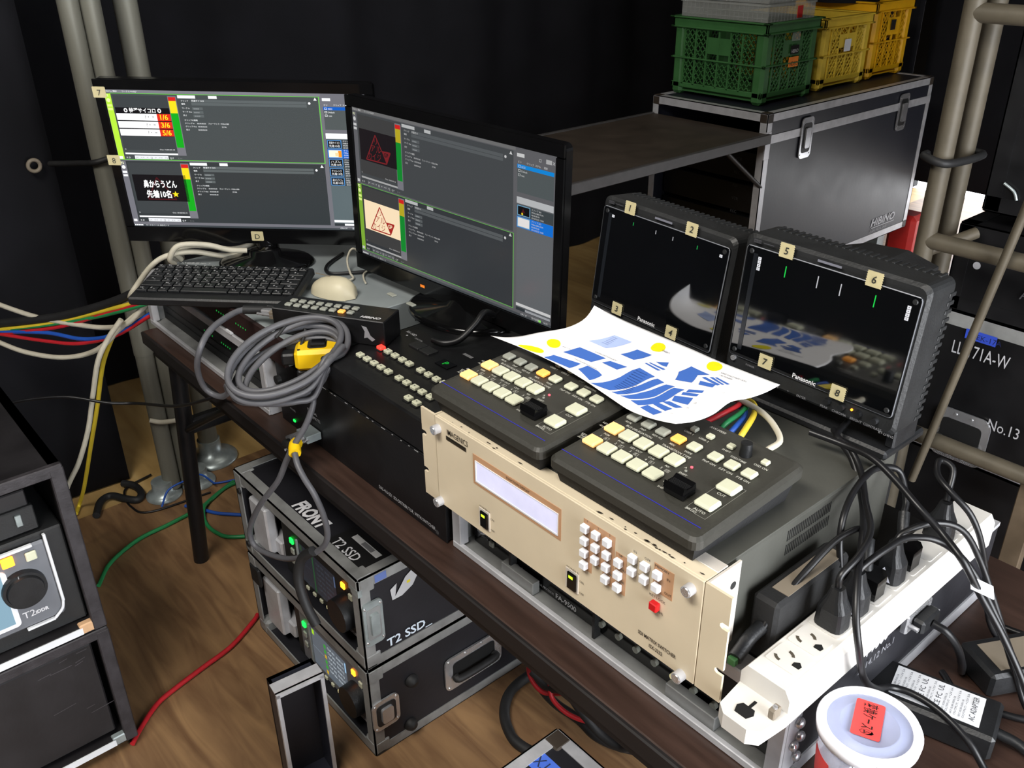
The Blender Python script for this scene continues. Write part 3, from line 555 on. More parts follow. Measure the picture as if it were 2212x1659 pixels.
# ================================================================== small broadcast monitors
def basis(yaw, tilt, roll, c):
    R = V((math.cos(yaw), math.sin(yaw), 0)); N = V((math.sin(yaw), -math.cos(yaw), 0)); U = V((0, 0, 1))*math.cos(tilt)-N*math.sin(tilt)
    R2 = R*math.cos(roll)+U*math.sin(roll); U2 = U*math.cos(roll)-R*math.sin(roll); B = U2.cross(R2)*1.0
    B = R2.cross(U2)*-1.0          # points away from the viewer
    m = Matrix((R2, B, U2)).transposed().to_4x4(); m.translation = V(c); return m
def field_monitor(label, c, yaw, tilt, roll, tapes, marks, knobs):
    m = basis(yaw, tilt, roll, c); base = m @ V((0, .05, -.0935)); zt = ZB+.1303
    t = thing('field_monitor', label, 'monitor', (base.x, base.y, zt), 'small broadcast monitors')
    # shell: rounded box, front at y=0
    mb = MB(); vs = []; prof = [(0.004, .0), (0, .004), (0, .055), (.008, .066)]; cz = -.0055
    for ins, y in prof:
        ring = rrect(.226-2*ins, .176-2*ins, .010, 4, 0, cz); n = len(ring); vs += [V((a, y, b)) for a, b in ring]
    fs = [(i*n+k, i*n+(k+1) % n, (i+1)*n+(k+1) % n, (i+1)*n+k) for i in range(len(prof)-1) for k in range(n)]
    mb.add(vs, fs); mb.add(vs[:n], [tuple(range(n))]); mb.add(vs[-n:], [tuple(range(n))]); mb.xform(m); mb.build('housing', 'dark_grey', t)
    rb = MB()
    for k in range(24): rb.box((-.10+k*.0086, .040, .0815), (-.10+k*.0086+.004, .058, .0838), .0006)
    for k in range(16): rb.box((.112, .045, -.085+k*.0098), (.1142, .060, -.080+k*.0098), .0006)
    rb.xform(m); rb.build('cooling_ribs', 'dark_grey', t)
    fr = MB().prism(rrect(.215, .140, .005), (0, 0, 0), (1, 0, 0), (0, 0, 1), (0, -1, 0), 0, .003); fr.xform(m); fr.build('bezel', 'black_plastic', t)
    rim = MB(); ro, ri = rrect(.2152, .1402, .005), rrect(.2132, .1382, .004); k = len(ro)
    vs = [V((a, -.003, b)) for a, b in ro]+[V((a, -.0036, b)) for a, b in ri]; rim.add(vs, [(i, (i+1) % k, k+(i+1) % k, k+i) for i in range(k)]); rim.xform(m); rim.build('bezel_rim', 'device_grey', t)
    MB().box((-.1055, -.0036, -.0655), (.1055, -.0030, .0690)).xform(m).build('glass', 'glass_dark', t)
    for x in (-.1, .1):
        for z in (-.062, .0635):
            MB().cyl((x, -.0036, z), (x, -.0048, z), .0032, .0024, n=12).xform(m).build('screw', 'dark_grey', t)
    p = Paint(fn=lambda x, z, h: m @ V((x, -.0036-h, z)))
    for x0, z0, z1, c_ in marks['bars']: p.rect(x0-.0006, z0, x0+.0006, z1, c_); p.build('level_bar', 'screen_normal', t); p = Paint(fn=p.fn)
    for x0, z0, n_ in marks['boxes']:
        p = Paint(fn=p.fn)
        for k in range(n_):
            p.rect(x0-.0026, z0-k*.0042, x0+.0016, z0-k*.0042+.0036, '#f2f2f6'); p.rect(x0-.0012, z0-k*.0042+.0012, x0+.0002, z0-k*.0042+.0024, '#8a8a90', 1)
        p.build('channel_icons', 'screen_normal', t)
    p = Paint(fn=p.fn); p.rect(-.0965, -.060, -.0905, .062, '#15181b'); p.build('screen_edge', 'screen_normal', t)
    q = Paint(fn=lambda x, z, h: m @ V((x, -.0040-h, z)))
    q.text('Panasonic', -.0165, -.0675, .0058, '#d4d4d6', bold=.02, width=.0305); q.rect(-.0155, .0745, .0138, .0772, '#6d6e78')
    q.rect(-.099, .0745, -.089, .0785, '#3c3c40'); q.text('AUDIO', -.0985, .0752, .0026, '#0c0c0e'); q.line((-.086, .0765), (-.072, .0765), .001, '#3c3c40')
    for s_, x in (('INPUT', -.062), ('MENU', -.048), ('V', -.032), ('^', -.018), ('ENTER', .0), ('PEAK', .030), ('CHROMA', .049), ('BRIGHT', .070), ('CONTRAST', .090)): q.text(s_, x, -.0885, .003, '#77777a', align='c')
    q.text('BT-LH910', .098, -.0905, .003, '#8a8a8c'); q.text('POWER', -.080, -.0765, .0026, '#77777a'); q.build('front_lettering', 'print_ink', t)
    if knobs:
        for x in (.0313, .0495, .0700, .0899): MB().cyl((x, .0, -.0800), (x, -.006, -.0800), .0042, .0036, n=16).xform(m).build('control_knob', 'black_plastic', t)
        MB().cyl((.0609, 0, -.079), (.0609, -.0012, -.079), .0014, n=10).xform(m).build('tally_lamp', 'lamp_orange', t)
        MB().cyl((-.1005, 0, -.0745), (-.1005, -.003, -.0745), .0035, n=12).xform(m).build('socket', 'chrome', t)
    for s_, x, z in tapes:
        tp = MB().prism([(-.009, -.0085), (.009, -.0085)]+[(.009+(.0006 if i % 2 else -.0004), -.0075+i*.00125) for i in range(13)]+[(.009, .0085), (-.009, .0085)]+[(-.009-(.0006 if i % 2 else -.0004), .0075-i*.00125) for i in range(13)], (x, -.0050, z), (1, 0, 0), (0, 0, 1), (0, -1, 0), 0, .0004)
        tp.xform(m); to = tp.build('tape_label', 'masking_tape', t)
        q = Paint(fn=lambda a, b, h: m @ V((a, -.0056-h, b))); q.text(s_, x, z-.004, .0085, '#2a2a26', align='c', shear=.15, bold=.012); q.build('handwritten_number', 'print_ink', to)
    # cradle stand on the switcher roof
    lo = m @ V((0, .02, -.094)); st = MB().box((c[0]-.105, lo.y-.012, zt+.0004), (c[0]+.105, .40, zt+.012), .003); st.build('stand_base', 'black_plastic', t)
    for sx in (-.1, .1):
        MB().box((c[0]+sx-.006, lo.y+.0, zt+.012), (c[0]+sx+.006, lo.y+.05, lo.z+.03), .002).build('stand_arm', 'black_plastic', t)
    return t
bars5 = dict(bars=[(-.0520, .0448, .0582, '#20d850'), (-.0107, .0447, .0586, '#c8c8cc'), (.0176, .0445, .0581, '#c8c8cc'), (.0580, .0443, .0579, '#20d850')], boxes=[(-.0870, .0555, 4), (.0960, .0545, 4)])
bars1 = dict(bars=[(-.0507, .0555, .0600, '#1c9a48'), (-.0106, .0550, .0600, '#a8a8ac'), (.0186, .0545, .0595, '#a8a8ac'), (.0588, .0545, .0595, '#1c9a48')], boxes=[(-.0875, .0570, 1), (.0966, .0552, 1)])
field_monitor('small black monitor taped 1, 2, 3 and 4, nearer the computer monitor', (.101, .321, 1.071), -.004, .105, -.038, [('1', -.0590, .0775), ('2', .0465, .0772), ('3', -.0556, -.0645), ('4', .0431, -.0642)], bars1, False)
field_monitor('small black monitor taped 5, 6, 7 and 8 with orange lamp, nearer the scaffold', (.350, .3105, 1.082), .022, .065, -.026, [('5', -.0545, .0760), ('6', .0529, .0742), ('7', -.0542, -.0620), ('8', .0424, -.0638)], bars5, True)

# ================================================================== computer monitors
def ui(p, W, H, left):
    X = lambda u: u*W
    Y = lambda v: (1-v)*H
    def R(u0, v0, u1, v1, c, l=0): p.rect(X(u0)-W/2, Y(v1)-H/2, X(u1)-W/2, Y(v0)-H/2, c, l)
    def T_(s, u, v, sz, c, l=3, al='l', **k): p.text(s, X(u)-W/2, Y(v)-H/2, sz*H, c, l, al, **k)
    g = '#6f6f76' if left else '#5d5d60'; bg = '#454b4c' if left else '#434648'; dk = '#33383a' if left else '#34373a'
    wh = '#f6f8fa' if left else '#c9c9c9'
    R(0, 0, 1, 1, g); R(0, 0, .83, .019, '#7c7c84' if left else '#6c6c6c', 1); R(.0, .985, 1, 1, '#3c4246' if left else '#43474a', 1)
    for k, s in enumerate(('プロジェクト', '表示', 'ワークスペース', 'ヘルプ')): T_(s, .003+k*.034, .016, .010, wh)
    for half in (0, 1):
        o = .475*half; act = (half == 0) == left
        R(.003, .024+o, .821, .488+o, bg if half == 0 else dk, 1)
        col = ('#b6ea3c' if left else '#7fae34') if act else ('#72727a' if left else '#606064')
        R(.001, .027+o, .024, .488+o, col, 2); T_('P%d' % (half+1), .004, .048+o, .016, '#f2f6c8', 3, bold=.02)
        p.disc(X(.0115)-W/2, Y(.072+o)-H/2, .0075*W, wh if not act else '#e8f6a8', 3, 14)
        for v in (.10, .125): R(.003, v+o, .021, v+.016+o, wh if not act else '#dff48a', 3)
        R(.004, .467+o, .018, .486+o, wh, 3)
        R(.030, .037+o, .240, .420+o, '#3b4042' if left else '#3e3e3e', 2)
        R(.031, .440+o, .241, .452+o, wh if left else '#a8a8a8', 3); R(.243, .044+o, .2715, .070+o, '#d2201c', 3); R(.243, .070+o, .2715, .154+o, '#f0dc18' if left else '#b8a820', 3); R(.243, .154+o, .2715, .397+o, '#0aa818' if left else '#0c8a2c', 3)
        R(.241, .037+o, .2745, .455+o, '#75757c', 2)
        T_('In', .034, .418+o, .009, wh); T_('Out 10:00:00.10', .172, .418+o, .009, wh, width=.06*W)
        sym = '|<  <<  <  []  >  >>  >|'
        R(.066, .459+o, .200, .485+o, '#e8eaee' if left else '#55575a', 3); T_('K D', .033, .481+o, .012, wh); T_(sym, .070, .479+o, .012, '#8a8c90' if left else '#c8c8c8', 4, width=.125*W); T_('Q P', .206, .481+o, .012, wh); T_('C <>', .238, .481+o, .010, '#8a8c90')
        R(.280, .030+o, .349, .050+o, '#f0f2f4' if left else '#b8baba', 3); R(.399, .030+o, .432, .050+o, '#f0f2f4' if left else '#b8baba', 3)
        p.poly([(X(.803)-W/2, Y(.048+o)-H/2), (X(.816)-W/2, Y(.048+o)-H/2), (X(.8095)-W/2, Y(.028+o)-H/2)], wh, 3); p.disc(X(.786)-W/2, Y(.068+o)-H/2, .005*W, wh, 3, 8)
        R(.330, .057+o, .775, .076+o, '#5a6162' if left else '#55595b', 2); R(.330, .079+o, .775, .097+o, '#5a6162' if left else '#55595b', 2)
        for s, v in (('クリップ', .072), ('種類', .094), ('マーク In', .122), ('マーク Out', .147), ('長さ', .172)): T_(s, .291, v+o, .0095, wh)
        T_('特選サイコロ' if left else '本番用 01', .332, .071+o, .0105, wh)
        for v in (.110, .136, .161): R(.330, v+o, .371, v+.018+o, '#5a6162' if left else '#585c5e', 2); T_('00:00:00', .335, v+.014+o, .008, '#b0b4b6')
        for s, v in (('クリップの情報', .205), ('クリップ In     00:00:00.00    フォーマット: 1920x1080', .227), ('クリップ Out   00:00:00.00                            59.94i', .249), ('長さ                00:00:00.00', .272)): T_(s, .292, v+o, .0095, wh)
    o = 0 if left else .475; ga = '#62d338' if left else '#62b04a'
    for a, b, c, d in ((.022, .022+o, .824, .0255+o), (.001, .4875+o, .826, .4915+o), (.8225, .022+o, .8255, .490+o)): R(a, b, c, d, ga, 4)
    # preview pictures
    if left:
        R(.030, .120, .240, .320, '#08080c', 3); T_('◎ 特選サイコロ ◎', .135, .152, .026, '#ffffff', 5, 'c', bold=.02, width=.145*W)
        for k in range(3):
            v = .161+.0545*k; R(.030, v, .187, v+.047, '#ffffff', 4); R(.187, v, .240, v+.047, '#e02c18', 4); T_('1/6 3/6 5/6'.split()[k], .214, v+.040, .036, '#ffe020', 5, 'c', bold=.02); T_('?・ =', .158, v+.033, .022, '#202020', 5, 'c')
        R(.037, .600, .252, .800, '#08080c', 3)
        pts = [(.135, .620), (.085, .785), (.20, .785)]
        for a, b in zip(pts, pts[1:]+pts[:1]): p.line((X(a[0])-W/2, Y(a[1])-H/2), (X(b[0])-W/2, Y(b[1])-H/2), .002, '#4a0c14', 4)
        T_('鼻からうどん', .144, .692, .044, '#ffffff', 6, 'c', bold=.03, width=.135*W); T_('先着10名', .132, .768, .044, '#ffffff', 6, 'c', bold=.03, width=.102*W)
        sx, sy = X(.2)-W/2, Y(.745)-H/2; p.poly([(sx+.0062*(1 if k % 2 == 0 else .42)*math.sin(k*math.pi/5)*1.1, sy+.0062*(1 if k % 2 == 0 else .42)*math.cos(k*math.pi/5)*1.1) for k in range(10)], '#ffe020', 6)
    else:
        for o2, bgc, lc in ((0, '#191316', '#7a1f24'), (.475, '#ffe6c0', '#a82420')):
            R(.034, .125+o2, .243, .329+o2, bgc, 3); Z = lambda u, v: (X(u)-W/2, Y(v+o2)-H/2)
            tri = [(.127, .147), (.068, .318), (.160, .318)]
            pl = [(.127, .147), (.068, .318), (.185, .314), (.209, .236), (.161, .240), (.127, .147)]
            for a, b in zip(pl, pl[1:]): p.line(Z(*a), Z(*b), .0022, lc, 4)
            p.poly([Z(.161, .240), Z(.209, .236), Z(.185, .314)], lc, 4)
            T_('リ', .128, .205+o2, .036, lc, 5, 'c'); T_('アル', .127, .256+o2, .040, lc, 5, 'c'); T_('カイジ', .117, .308+o2, .040, lc, 5, 'c', width=.075*W); T_('GP', .185, .270+o2, .026, bgc, 6, 'c', bold=.02)
    # right column
    R(.836, .030, .868, .050, wh, 2); T_('□', .93, .050, .015, wh); R(.958, .028, .982, .052, wh if left else '#aaaaaa', 2); T_('X', .985, .050, .018, wh)
    for k, s in enumerate(('ビン', 'クリップ', 'スチル', '検索')): T_(s, .842+k*.036, .082, .010, wh)
    R(.838, .089, .992, .248, '#4f5657', 1); R(.838, .090, .992, .112, '#0a5cc0' if left else '#0a86d8', 2)
    for k, s in enumerate(('0222', 'Default', 'test')):
        p.frame(X(.842)-W/2, Y(.108+k*.024)-H/2, X(.852)-W/2, Y(.095+k*.024)-H/2, .0006, wh, 3); T_(s, .856, .108+k*.024, .011, wh)
    R(.837, .274, .994, .312, '#ffffff' if left else '#b4b6b8', 2); R(.838, .314, .994, .945, '#59666a' if left else '#606366', 1)
    n = 5 if left else 2; sel = 1
    for k in range(n):
        v = .318+k*.068
        if k == sel: R(.838, v, .994, v+.066, '#0a5fc4' if left else '#0a6fd4', 2)
        else: R(.838, v, .994, v+.066, '#3c4346', 2)
        R(.840, v+.003, .896, v+.063, '#4f8fd0' if left else '#6fa0c0', 3); hot = k == sel
        R(.843, v+.008, .893, v+.058, ('#fff2d8' if left else '#e6e2e0') if hot else '#060608', 4)
        if left:
            if hot: R(.880, v+.01, .893, v+.056, '#f0901c', 5); R(.868, v+.024, .882, v+.05, '#f6d8a0', 5)
            else: T_(('特選サイコロ', '', 'ハズレ', 'チャレンジ', '鼻からうどん')[k], .868, v+.030, .015, wh, 5, 'c', width=.04*W); T_('先着10名', .868, v+.052, .014, wh, 5, 'c')
        elif not hot: T_('▲', .866, v+.042, .022, '#4a1216', 5, 'c'); p.disc(X(.862)-W/2, Y(v+.05)-H/2, .002, '#e0c020', 5); 
        for j, s in enumerate(('クリップ 00%d' % (k+1), '1920x1080 59.94', '00:00:05:00', '2016/02/22 18:00')): T_(s, .902, v+.015+j*.0155, .0095, wh)
    R(.838, .920, .994, .938, wh, 2); R(.838, .946, .994, .966, '#30363a', 2); R(.880, .948, .992, .963, wh if left else '#9a9ca0', 3)
    T_('CPU: 37', .86, .990, .011, wh); T_('空き容量', .91, .990, .011, wh); T_('18:32', .965, .990, .011, wh); R(.942, .978, .952, .992, '#8ae060', 3)
    T_('■■■■■', .004, .994, .010, wh); T_('ワークスペース: 表示モード', .05, .995, .010, wh)
def pc_monitor(label, c, yaw, tilt, roll, left, zbase, neck_xy, base_r, smat):
    m = basis(yaw, tilt, roll, c); W, H = .477, .2683
    t = thing('computer_monitor', label, 'monitor', (neck_xy[0], neck_xy[1], zbase), 'computer monitors on the table')
    bt, bs, bb = .020, .017, .032
    ring_o = rrect(W+2*bs, H+bt+bb, .010, 4, 0, (bt-bb)/2)
    mb = MB(); n = len(ring_o); ri = [(-W/2, -H/2), (W/2, -H/2), (W/2, H/2), (-W/2, H/2)]
    prof = [(.0, .0), (0, .014), (.03, .030), (.06, .038)]; vs = []
    for ins, y in prof:
        rg = rrect(W+2*bs-2*ins, H+bt+bb-2*ins, .010, 4, 0, (bt-bb)/2); vs += [V((a, y, b)) for a, b in rg]
    fs = [(i*n+k, i*n+(k+1) % n, (i+1)*n+(k+1) % n, (i+1)*n+k) for i in range(len(prof)-1) for k in range(n)]
    mb.add(vs, fs); mb.add(vs[-n:], [tuple(range(n))]); mb.add(vs[:n], [tuple(range(n))]); mb.xform(m); mb.build('back_shell', 'black_gloss', t)
    bz = MB()
    for a, b in (((-W/2-bs, -H/2-bb), (W/2+bs, -H/2)), ((-W/2-bs, H/2), (W/2+bs, H/2+bt)), ((-W/2-bs, -H/2), (-W/2, H/2)), ((W/2, -H/2), (W/2+bs, H/2))): bz.box((a[0]+.001, -.004, a[1]+.001), (b[0]-.001+.002*0, .0, b[1]-.001), .0)
    bz.xform(m); bz.build('bezel', 'black_gloss', t)
    p = Paint(fn=lambda x, z, h: m @ V((x, -.0006-h, z)), eps=.00008); ui(p, W, H, left); p.build('display', smat, t)
    lo = m @ V((0, .02, -H/2-bb)); neck = V((neck_xy[0], neck_xy[1], zbase+.012))
    mid = m @ V((0, .034, -H/2+.03))
    MB().tube([mid, V((lo.x*.5+neck.x*.5, lo.y*.5+neck.y*.5+.012, (lo.z+neck.z)/2)), neck], .022, 14, 6).build('neck', 'black_gloss', t)
    bx = math.cos(yaw), math.sin(yaw); vs = MB().lathe([(base_r, .0003), (base_r, .006), (base_r*.93, .011), (base_r*.35, .018), (.03, .030), (0, .031)], (0, 0, 0), 36)
    vs.xform(Matrix.Translation((neck_xy[0], neck_xy[1], zbase)) @ Matrix.Rotation(yaw, 4, 'Z') @ Matrix.Diagonal((1.0, .72, 1, 1))); vs.build('base', 'black_gloss', t)
    return t, m
LM, lm_ = pc_monitor('computer monitor with taped labels and bright playlist screen behind the keyboard', (-.807, .176, 1.082), .843, -.107, -.026, True, .878, (-.80, .190), .095, 'screen_bright')
for s_, x, z in (('7', -.245, .130), ('8', -.247, .002), ('D', .005, -.149)):
    tp = MB().prism(rrect(.024, .020, .001, 1), (x, -.0045, z), (1, 0, 0), (0, 0, 1), (0, -1, 0), 0, .0004); tp.xform(lm_); to = tp.build('tape_label', 'masking_tape', LM)
    q = Paint(fn=lambda a, b, h: lm_ @ V((a, -.0050-h, b))); q.text(s_, x, z-.006, .011, '#3a3a34', align='c'); q.build('handwritten_mark', 'print_ink', to)
RM, rm_ = pc_monitor('computer monitor showing the triangle title card beside the button panel', (-.342, .306, 1.064), .091, .001, -.023, False, .881, (-.33, .325), .115, 'screen_normal')
q = Paint(fn=lambda a, b, h: rm_ @ V((a, -.0043-h, b))); q.rect(-.070, -.1525, -.0585, -.1475, '#ff8a20', 1); q.build('power_lamp', 'screen_normal', RM)

# ================================================================== black boxes next to the switcher
t = thing('distribution_box', 'black signal distribution box on the table, left of the cream panel', 'distributor', (-.26, .25, TZ+.0006))
MB().box((-.505, .047, TZ+.001), (-.022, .46, .8245), .002).build('body', 'black_metal', t)
MB().box((-.507, .044, TZ+.001), (-.020, .047, .8255), .0006).build('front_panel', 'black_metal', t)
p = Paint((0, .044, 0)); p.text('DAS-416-SDI  SDI-DISTRIBUTOR, WITH SWITCHER', -.193, .7095, .0062, '#b9b9bc', width=.147); p.text('REMOTE', -.395, .750, .006, '#9c9ca0'); p.text('TERMINAL', -.405, .760, .005, '#9c9ca0'); p.disc(-.042, .709, .004, '#3c3c3e')
p.text('POWER', -.470, .735, .004, '#8a8a8e'); p.build('front_lettering', 'print_ink', t)
MB().box((-.463, .0425, .7135), (-.457, .044, .7175)).build('power_lamp', 'lamp_green', t)
MB().cyl((-.497, .044, .783), (-.497, .036, .783), .008, n=16).build('thumb_screw', 'dark_grey', t)
q = Paint((0, .0445, .8256), (1, 0, 0), (0, 1, 0), (0, 0, 1)); rnd = random.Random(5)
for k in range(14): x = -.37+k*.022+rnd.uniform(-.006, .006); q.rect(x, .0002, x+rnd.uniform(.002, .011), .0014, '#9a9a9c')
q.build('edge_scratches', 'print_ink', t, 'stuff')
t = thing('button_panel', 'black button control panel with one red lit key on the distribution box', 'control panel', (-.18, .17, .8262))
MB().box((-.346, .047, .8265), (-.008, .335, .8805), .003).build('body', 'black_metal', t)
kb = btn(.0128, .0105, .0062, .0012); sk = btn(.015, .013, .0035, .0008); dm = mat('key_dot', '#2a2a2a', .6)
row1 = [-.299, -.279, -.259, -.239, -.220, -.190, -.170, -.150, -.131, -.111]; row2 = [-.298, -.278, -.258, -.239, -.219, -.190, -.170, -.150, -.131, -.111]
q = Paint((0, 0, .8812+.0058), (1, 0, 0), (0, 1, 0), (0, 0, 1))
for y, row in ((.134, row1), (.0945, row2), (.069, (-.129, -.109))):
    for k, x in enumerate(row):
        lit = y == .134 and k == 0
        inst('key_socket', sk, t, (x-.002, y-.001, .8790), 'foam_black')
        inst('key', kb, t, (x-.002, y, .8808), 'button_red' if lit else 'button_white')
        if not lit: q.rect(x-.0032, y-.001, x-.0012, y+.0008, '#3a3a3a')
for x in (-.272, -.244):
    o = inst('display_key', btn(.026, .021, .004, .001), t, (x, .186, .8795), 'dark_grey'); MB().box((x-.009, .181, .8832), (x+.009, .190, .8862), .001).build('key_cap', 'button_grey', o)
q.build('key_marks', 'print_ink', t)
p = Paint((0, 0, .8806), (1, 0, 0), (0, 1, 0), (0, 0, 1)); p.text('RS-10D', -.331, .203, .006, '#c0c0c2'); p.text('MASTER', -.30, .198, .004, '#8a8a8c'); p.disc(-.318, .196, .0018, '#c0c0c0'); p.rect(-.20, .220, -.178, .226, '#6a6a6c')
for x, y in ((-.155, .192), (-.135, .187)): p.rect(x, y, x+.014, y+.004, '#b8b8ba')
p.build('panel_lettering', 'print_ink', t)
MB().box((-.203, .168, .8806), (-.172, .188, .8822)).build('digit_window', 'black_gloss', t)
p = Paint((0, 0, .8824), (1, 0, 0), (0, 1, 0), (0, 0, 1)); p.text('P', -.191, .173, .011, '#18b83c', bold=.01); p.build('digit', 'screen_normal', t)
# left rack: network unit and grey server
t = thing('network_unit', 'black rack unit with rows of green lamps inside the end rack', 'rack unit', (-.81, .25, TZ+.008))
MB().box((-1.078, .060, TZ+.0075), (-.540, .44, .799), .001).build('body', 'black_metal', t)
led = MB().box((-.0009, -.0006, -.0014), (.0009, 0, .0014)).mesh('lamp')
for x0 in (-.855, -.775, -.690, -.62):
    for k in range(5): inst('status_lamp', led, t, (x0+k*.0095, .0598, .752), 'lamp_dim')
for z in (.725, .742, .772, .787): MB().box((-1.06, .0588, z), (-.56, .0605, z+.002)).build('trim_line', 'dark_grey', t)
t = thing('rack_server', 'flat grey server with dark front lying on the end rack', 'server', (-.69, .25, .8202))
MB().box((-.935, .040, .8255), (-.447, .50, .8775), .0015).build('case', 'server_grey', t)
MB().box((-.937, .032, .8265), (-.445, .040, .8765), .001).build('front_panel', 'maroon', t)
for x in (-.9, -.5):
    for y in (.09, .44): MB().cyl((x, y, .8203), (x, y, .8256), .01, n=12).build('foot', 'rubber_cable', t)
for x0 in (-.80, -.70, -.62):
    for k in range(5): inst('status_lamp', led, t, (x0+k*.0095, .032, .852), 'lamp_dim')
vs = MB()
for r in range(3):
    for k in range(15): vs.box((-.4471, .30+k*.0062, .836+r*.0125), (-.4464, .3028+k*.0062, .845+r*.0125))
o = vs.build('vent_slots', 'foam_black', t); o['kind'] = 'stuff'
MB().box((-.668, .03, .8205), (-.648, .036, .8258)).build('white_tag', 'label_white', t)
# hand remote with 16 keys
def local(o, yaw, tilt=0):
    return Matrix.Translation(o) @ Matrix.Rotation(yaw, 4, 'Z') @ Matrix.Rotation(tilt, 4, 'X')
yw = math.atan2(.105, .180); m = local((-.4005, .118, .8809), yw); t = thing('hand_remote', 'black box remote with two rows of small keys, one lit amber', 'remote control', (-.4005, .118, .8809))
MB().box((-.108, -.029, 0), (.098, .029, .044), .0015, m).build('body', 'black_metal', t)
kk = btn(.0108, .0100, .0040, .001)
for r in (0, 1):
    for k in range(8):
        lit = r == 0 and k == 6
        o = inst('key', kk, t, m @ V((-.085+k*.0165, -.012+r*.0175, .044)), 'button_amber' if lit else 'button_grey', (0, 0, yw))
        if lit: o['label'] = 'amber lit key'
p = Paint(fn=lambda x, y, h: m @ V((x, y, .0442+h))); p.text('HIBINO', .052, -.022, .0075, '#d0d0d2', bold=.03, shear=.25); p.build('lettering', 'print_ink', t)
p = Paint(fn=lambda x, z, h: m @ V((x, -.0292-h, z))); p.poly([(.058, .034), (.067, .032), (.073, .018), (.081, .012), (.075, .008), (.067, .014), (.061, .012), (.063, .024)], '#8e8e92'); p.rect(-.106, .0432, .096, .0438, '#7c7c7e'); p.build('scuff_marks', 'print_ink', t, 'stuff')
m2 = m @ Matrix.Translation((-.108, .0, .022)); c_ = MB().box((-.016, -.016, -.007), (-.0003, .016, .007), .001, m2).build('serial_plug', 'label_tan', t)
MB().box((-.036, -.011, -.006), (-.016, .011, .006), .002, m2).build('plug_hood', 'chrome', t)
MB().cyl(m2 @ V((-.040, -.014, 0)), m2 @ V((-.0005, -.014, 0)), .0022, n=8).cyl(m2 @ V((-.040, .014, 0)), m2 @ V((-.0005, .014, 0)), .0022, n=8).build('plug_screw', 'chrome', t)
# keyboard
yw = math.atan2(.21, .219); kc = V((-.705, .055, .8945)); m = local(kc, yw, -.03); t = thing('computer_keyboard', 'compact black keyboard lying askew over the end rack', 'keyboard', (kc.x, kc.y, kc.z-.012))
m = local(kc, yw, .10)
MB().box((-.153, -.070, -.010), (.153, .070, .006), .003, m).build('case', 'black_plastic', t)
rows = [([.9]*17, .052, .010), ([1]*14+[1.6], .034, .0145), ([1.45]+[1]*12+[1.5], .016, .0145), ([1.7]+[1]*11+[1.0, 1.9], -.002, .0145), ([2.1]+[1]*10+[1.5, 1.2], -.020, .0145), ([1.1, 1, 1, 1.2, 4.6, 1.2, 1, 1, 1, 1, 1], -.040, .0145)]
KM = {}; q = Paint(fn=lambda x, y, h: m @ V((x, y, .0112+h))); L_ = 'qwertyuiop[]asdfghjkl;zxcvbnm,./12345'
idx = 0; rot = m.to_euler()
for ws, y, d in rows:
    tot = sum(ws); x = -.146; u = .292/tot
    for w_ in ws:
        wd = round(w_*u-.0022, 4)
        if (wd, d) not in KM: KM[wd, d] = MB().box((-wd/2, -d/2, 0), (wd/2, d/2, .005), .001).mesh('keycap')
        cx = x+w_*u/2; inst('keycap', KM[wd, d], t, m @ V((cx, y, .006)), 'black_plastic', rot)
        if w_ < 2: q.text('QWERTYUIOPASDFGHJKLZXCVBNM1234567890'[idx % 36], cx-.005, y-.0005, .0046, '#c4c4c6'); q.rect(cx+.001, y-.004, cx+.004, y-.0015, '#77777a')
        idx += 1; x += w_*u
q.text('XT編集用 No. 3', -.105, .0615-.0, .006, '#b0b0b0'); q.build('key_legends', 'print_ink', t)
# mouse
yw = .7; m = local((-.565, .205, .8778), yw+1.2); t = thing('computer_mouse', 'ivory computer mouse on the grey server', 'mouse', (-.565, .205, .8778))
mb = MB(); vs = []; N1 = 9
for j in range(N1+1):
    v = -1+2*j/N1
    for i in range(13):
        a = math.pi*i/12; r = math.sqrt(max(0, 1-abs(v)**2.6)); vs.append(V((.028*math.cos(a)*r, .050*v, .001+.034*math.sin(a)**.8*r*(1-.18*v))))
mb.add(vs, [(j*13+i, j*13+i+1, (j+1)*13+i+1, (j+1)*13+i) for j in range(N1) for i in range(12)], True).add([v_ for v_ in vs], [])
mb.box((-.018, -.040, .0002), (.018, .040, .004)); mb.xform(m); mb.build('shell', 'mouse_ivory', t)
MB().box((-.0008, .005, .0338), (.0008, .040, .0352)).xform(m).build('button_gap', 'label_tan', t)
MB().tube([m @ V((0, .047, .010)), (-.60, .262, .882), (-.625, .277, .884), (-.655, .29, .89), (-.66, .295, .905), (-.655, .305, .92), (-.66, .33, .90), (-.68, .36, .885)], .0022, 6).build('cable', 'white_cable', t)
single('white_lead', 'short white lead end curling behind the mouse', 'cable', MB().tube([(-.568, .275, .881), (-.59, .285, .880), (-.612, .300, .882), (-.625, .33, .884), (-.66, .37, .881)], .002, 6), 'white_cable')
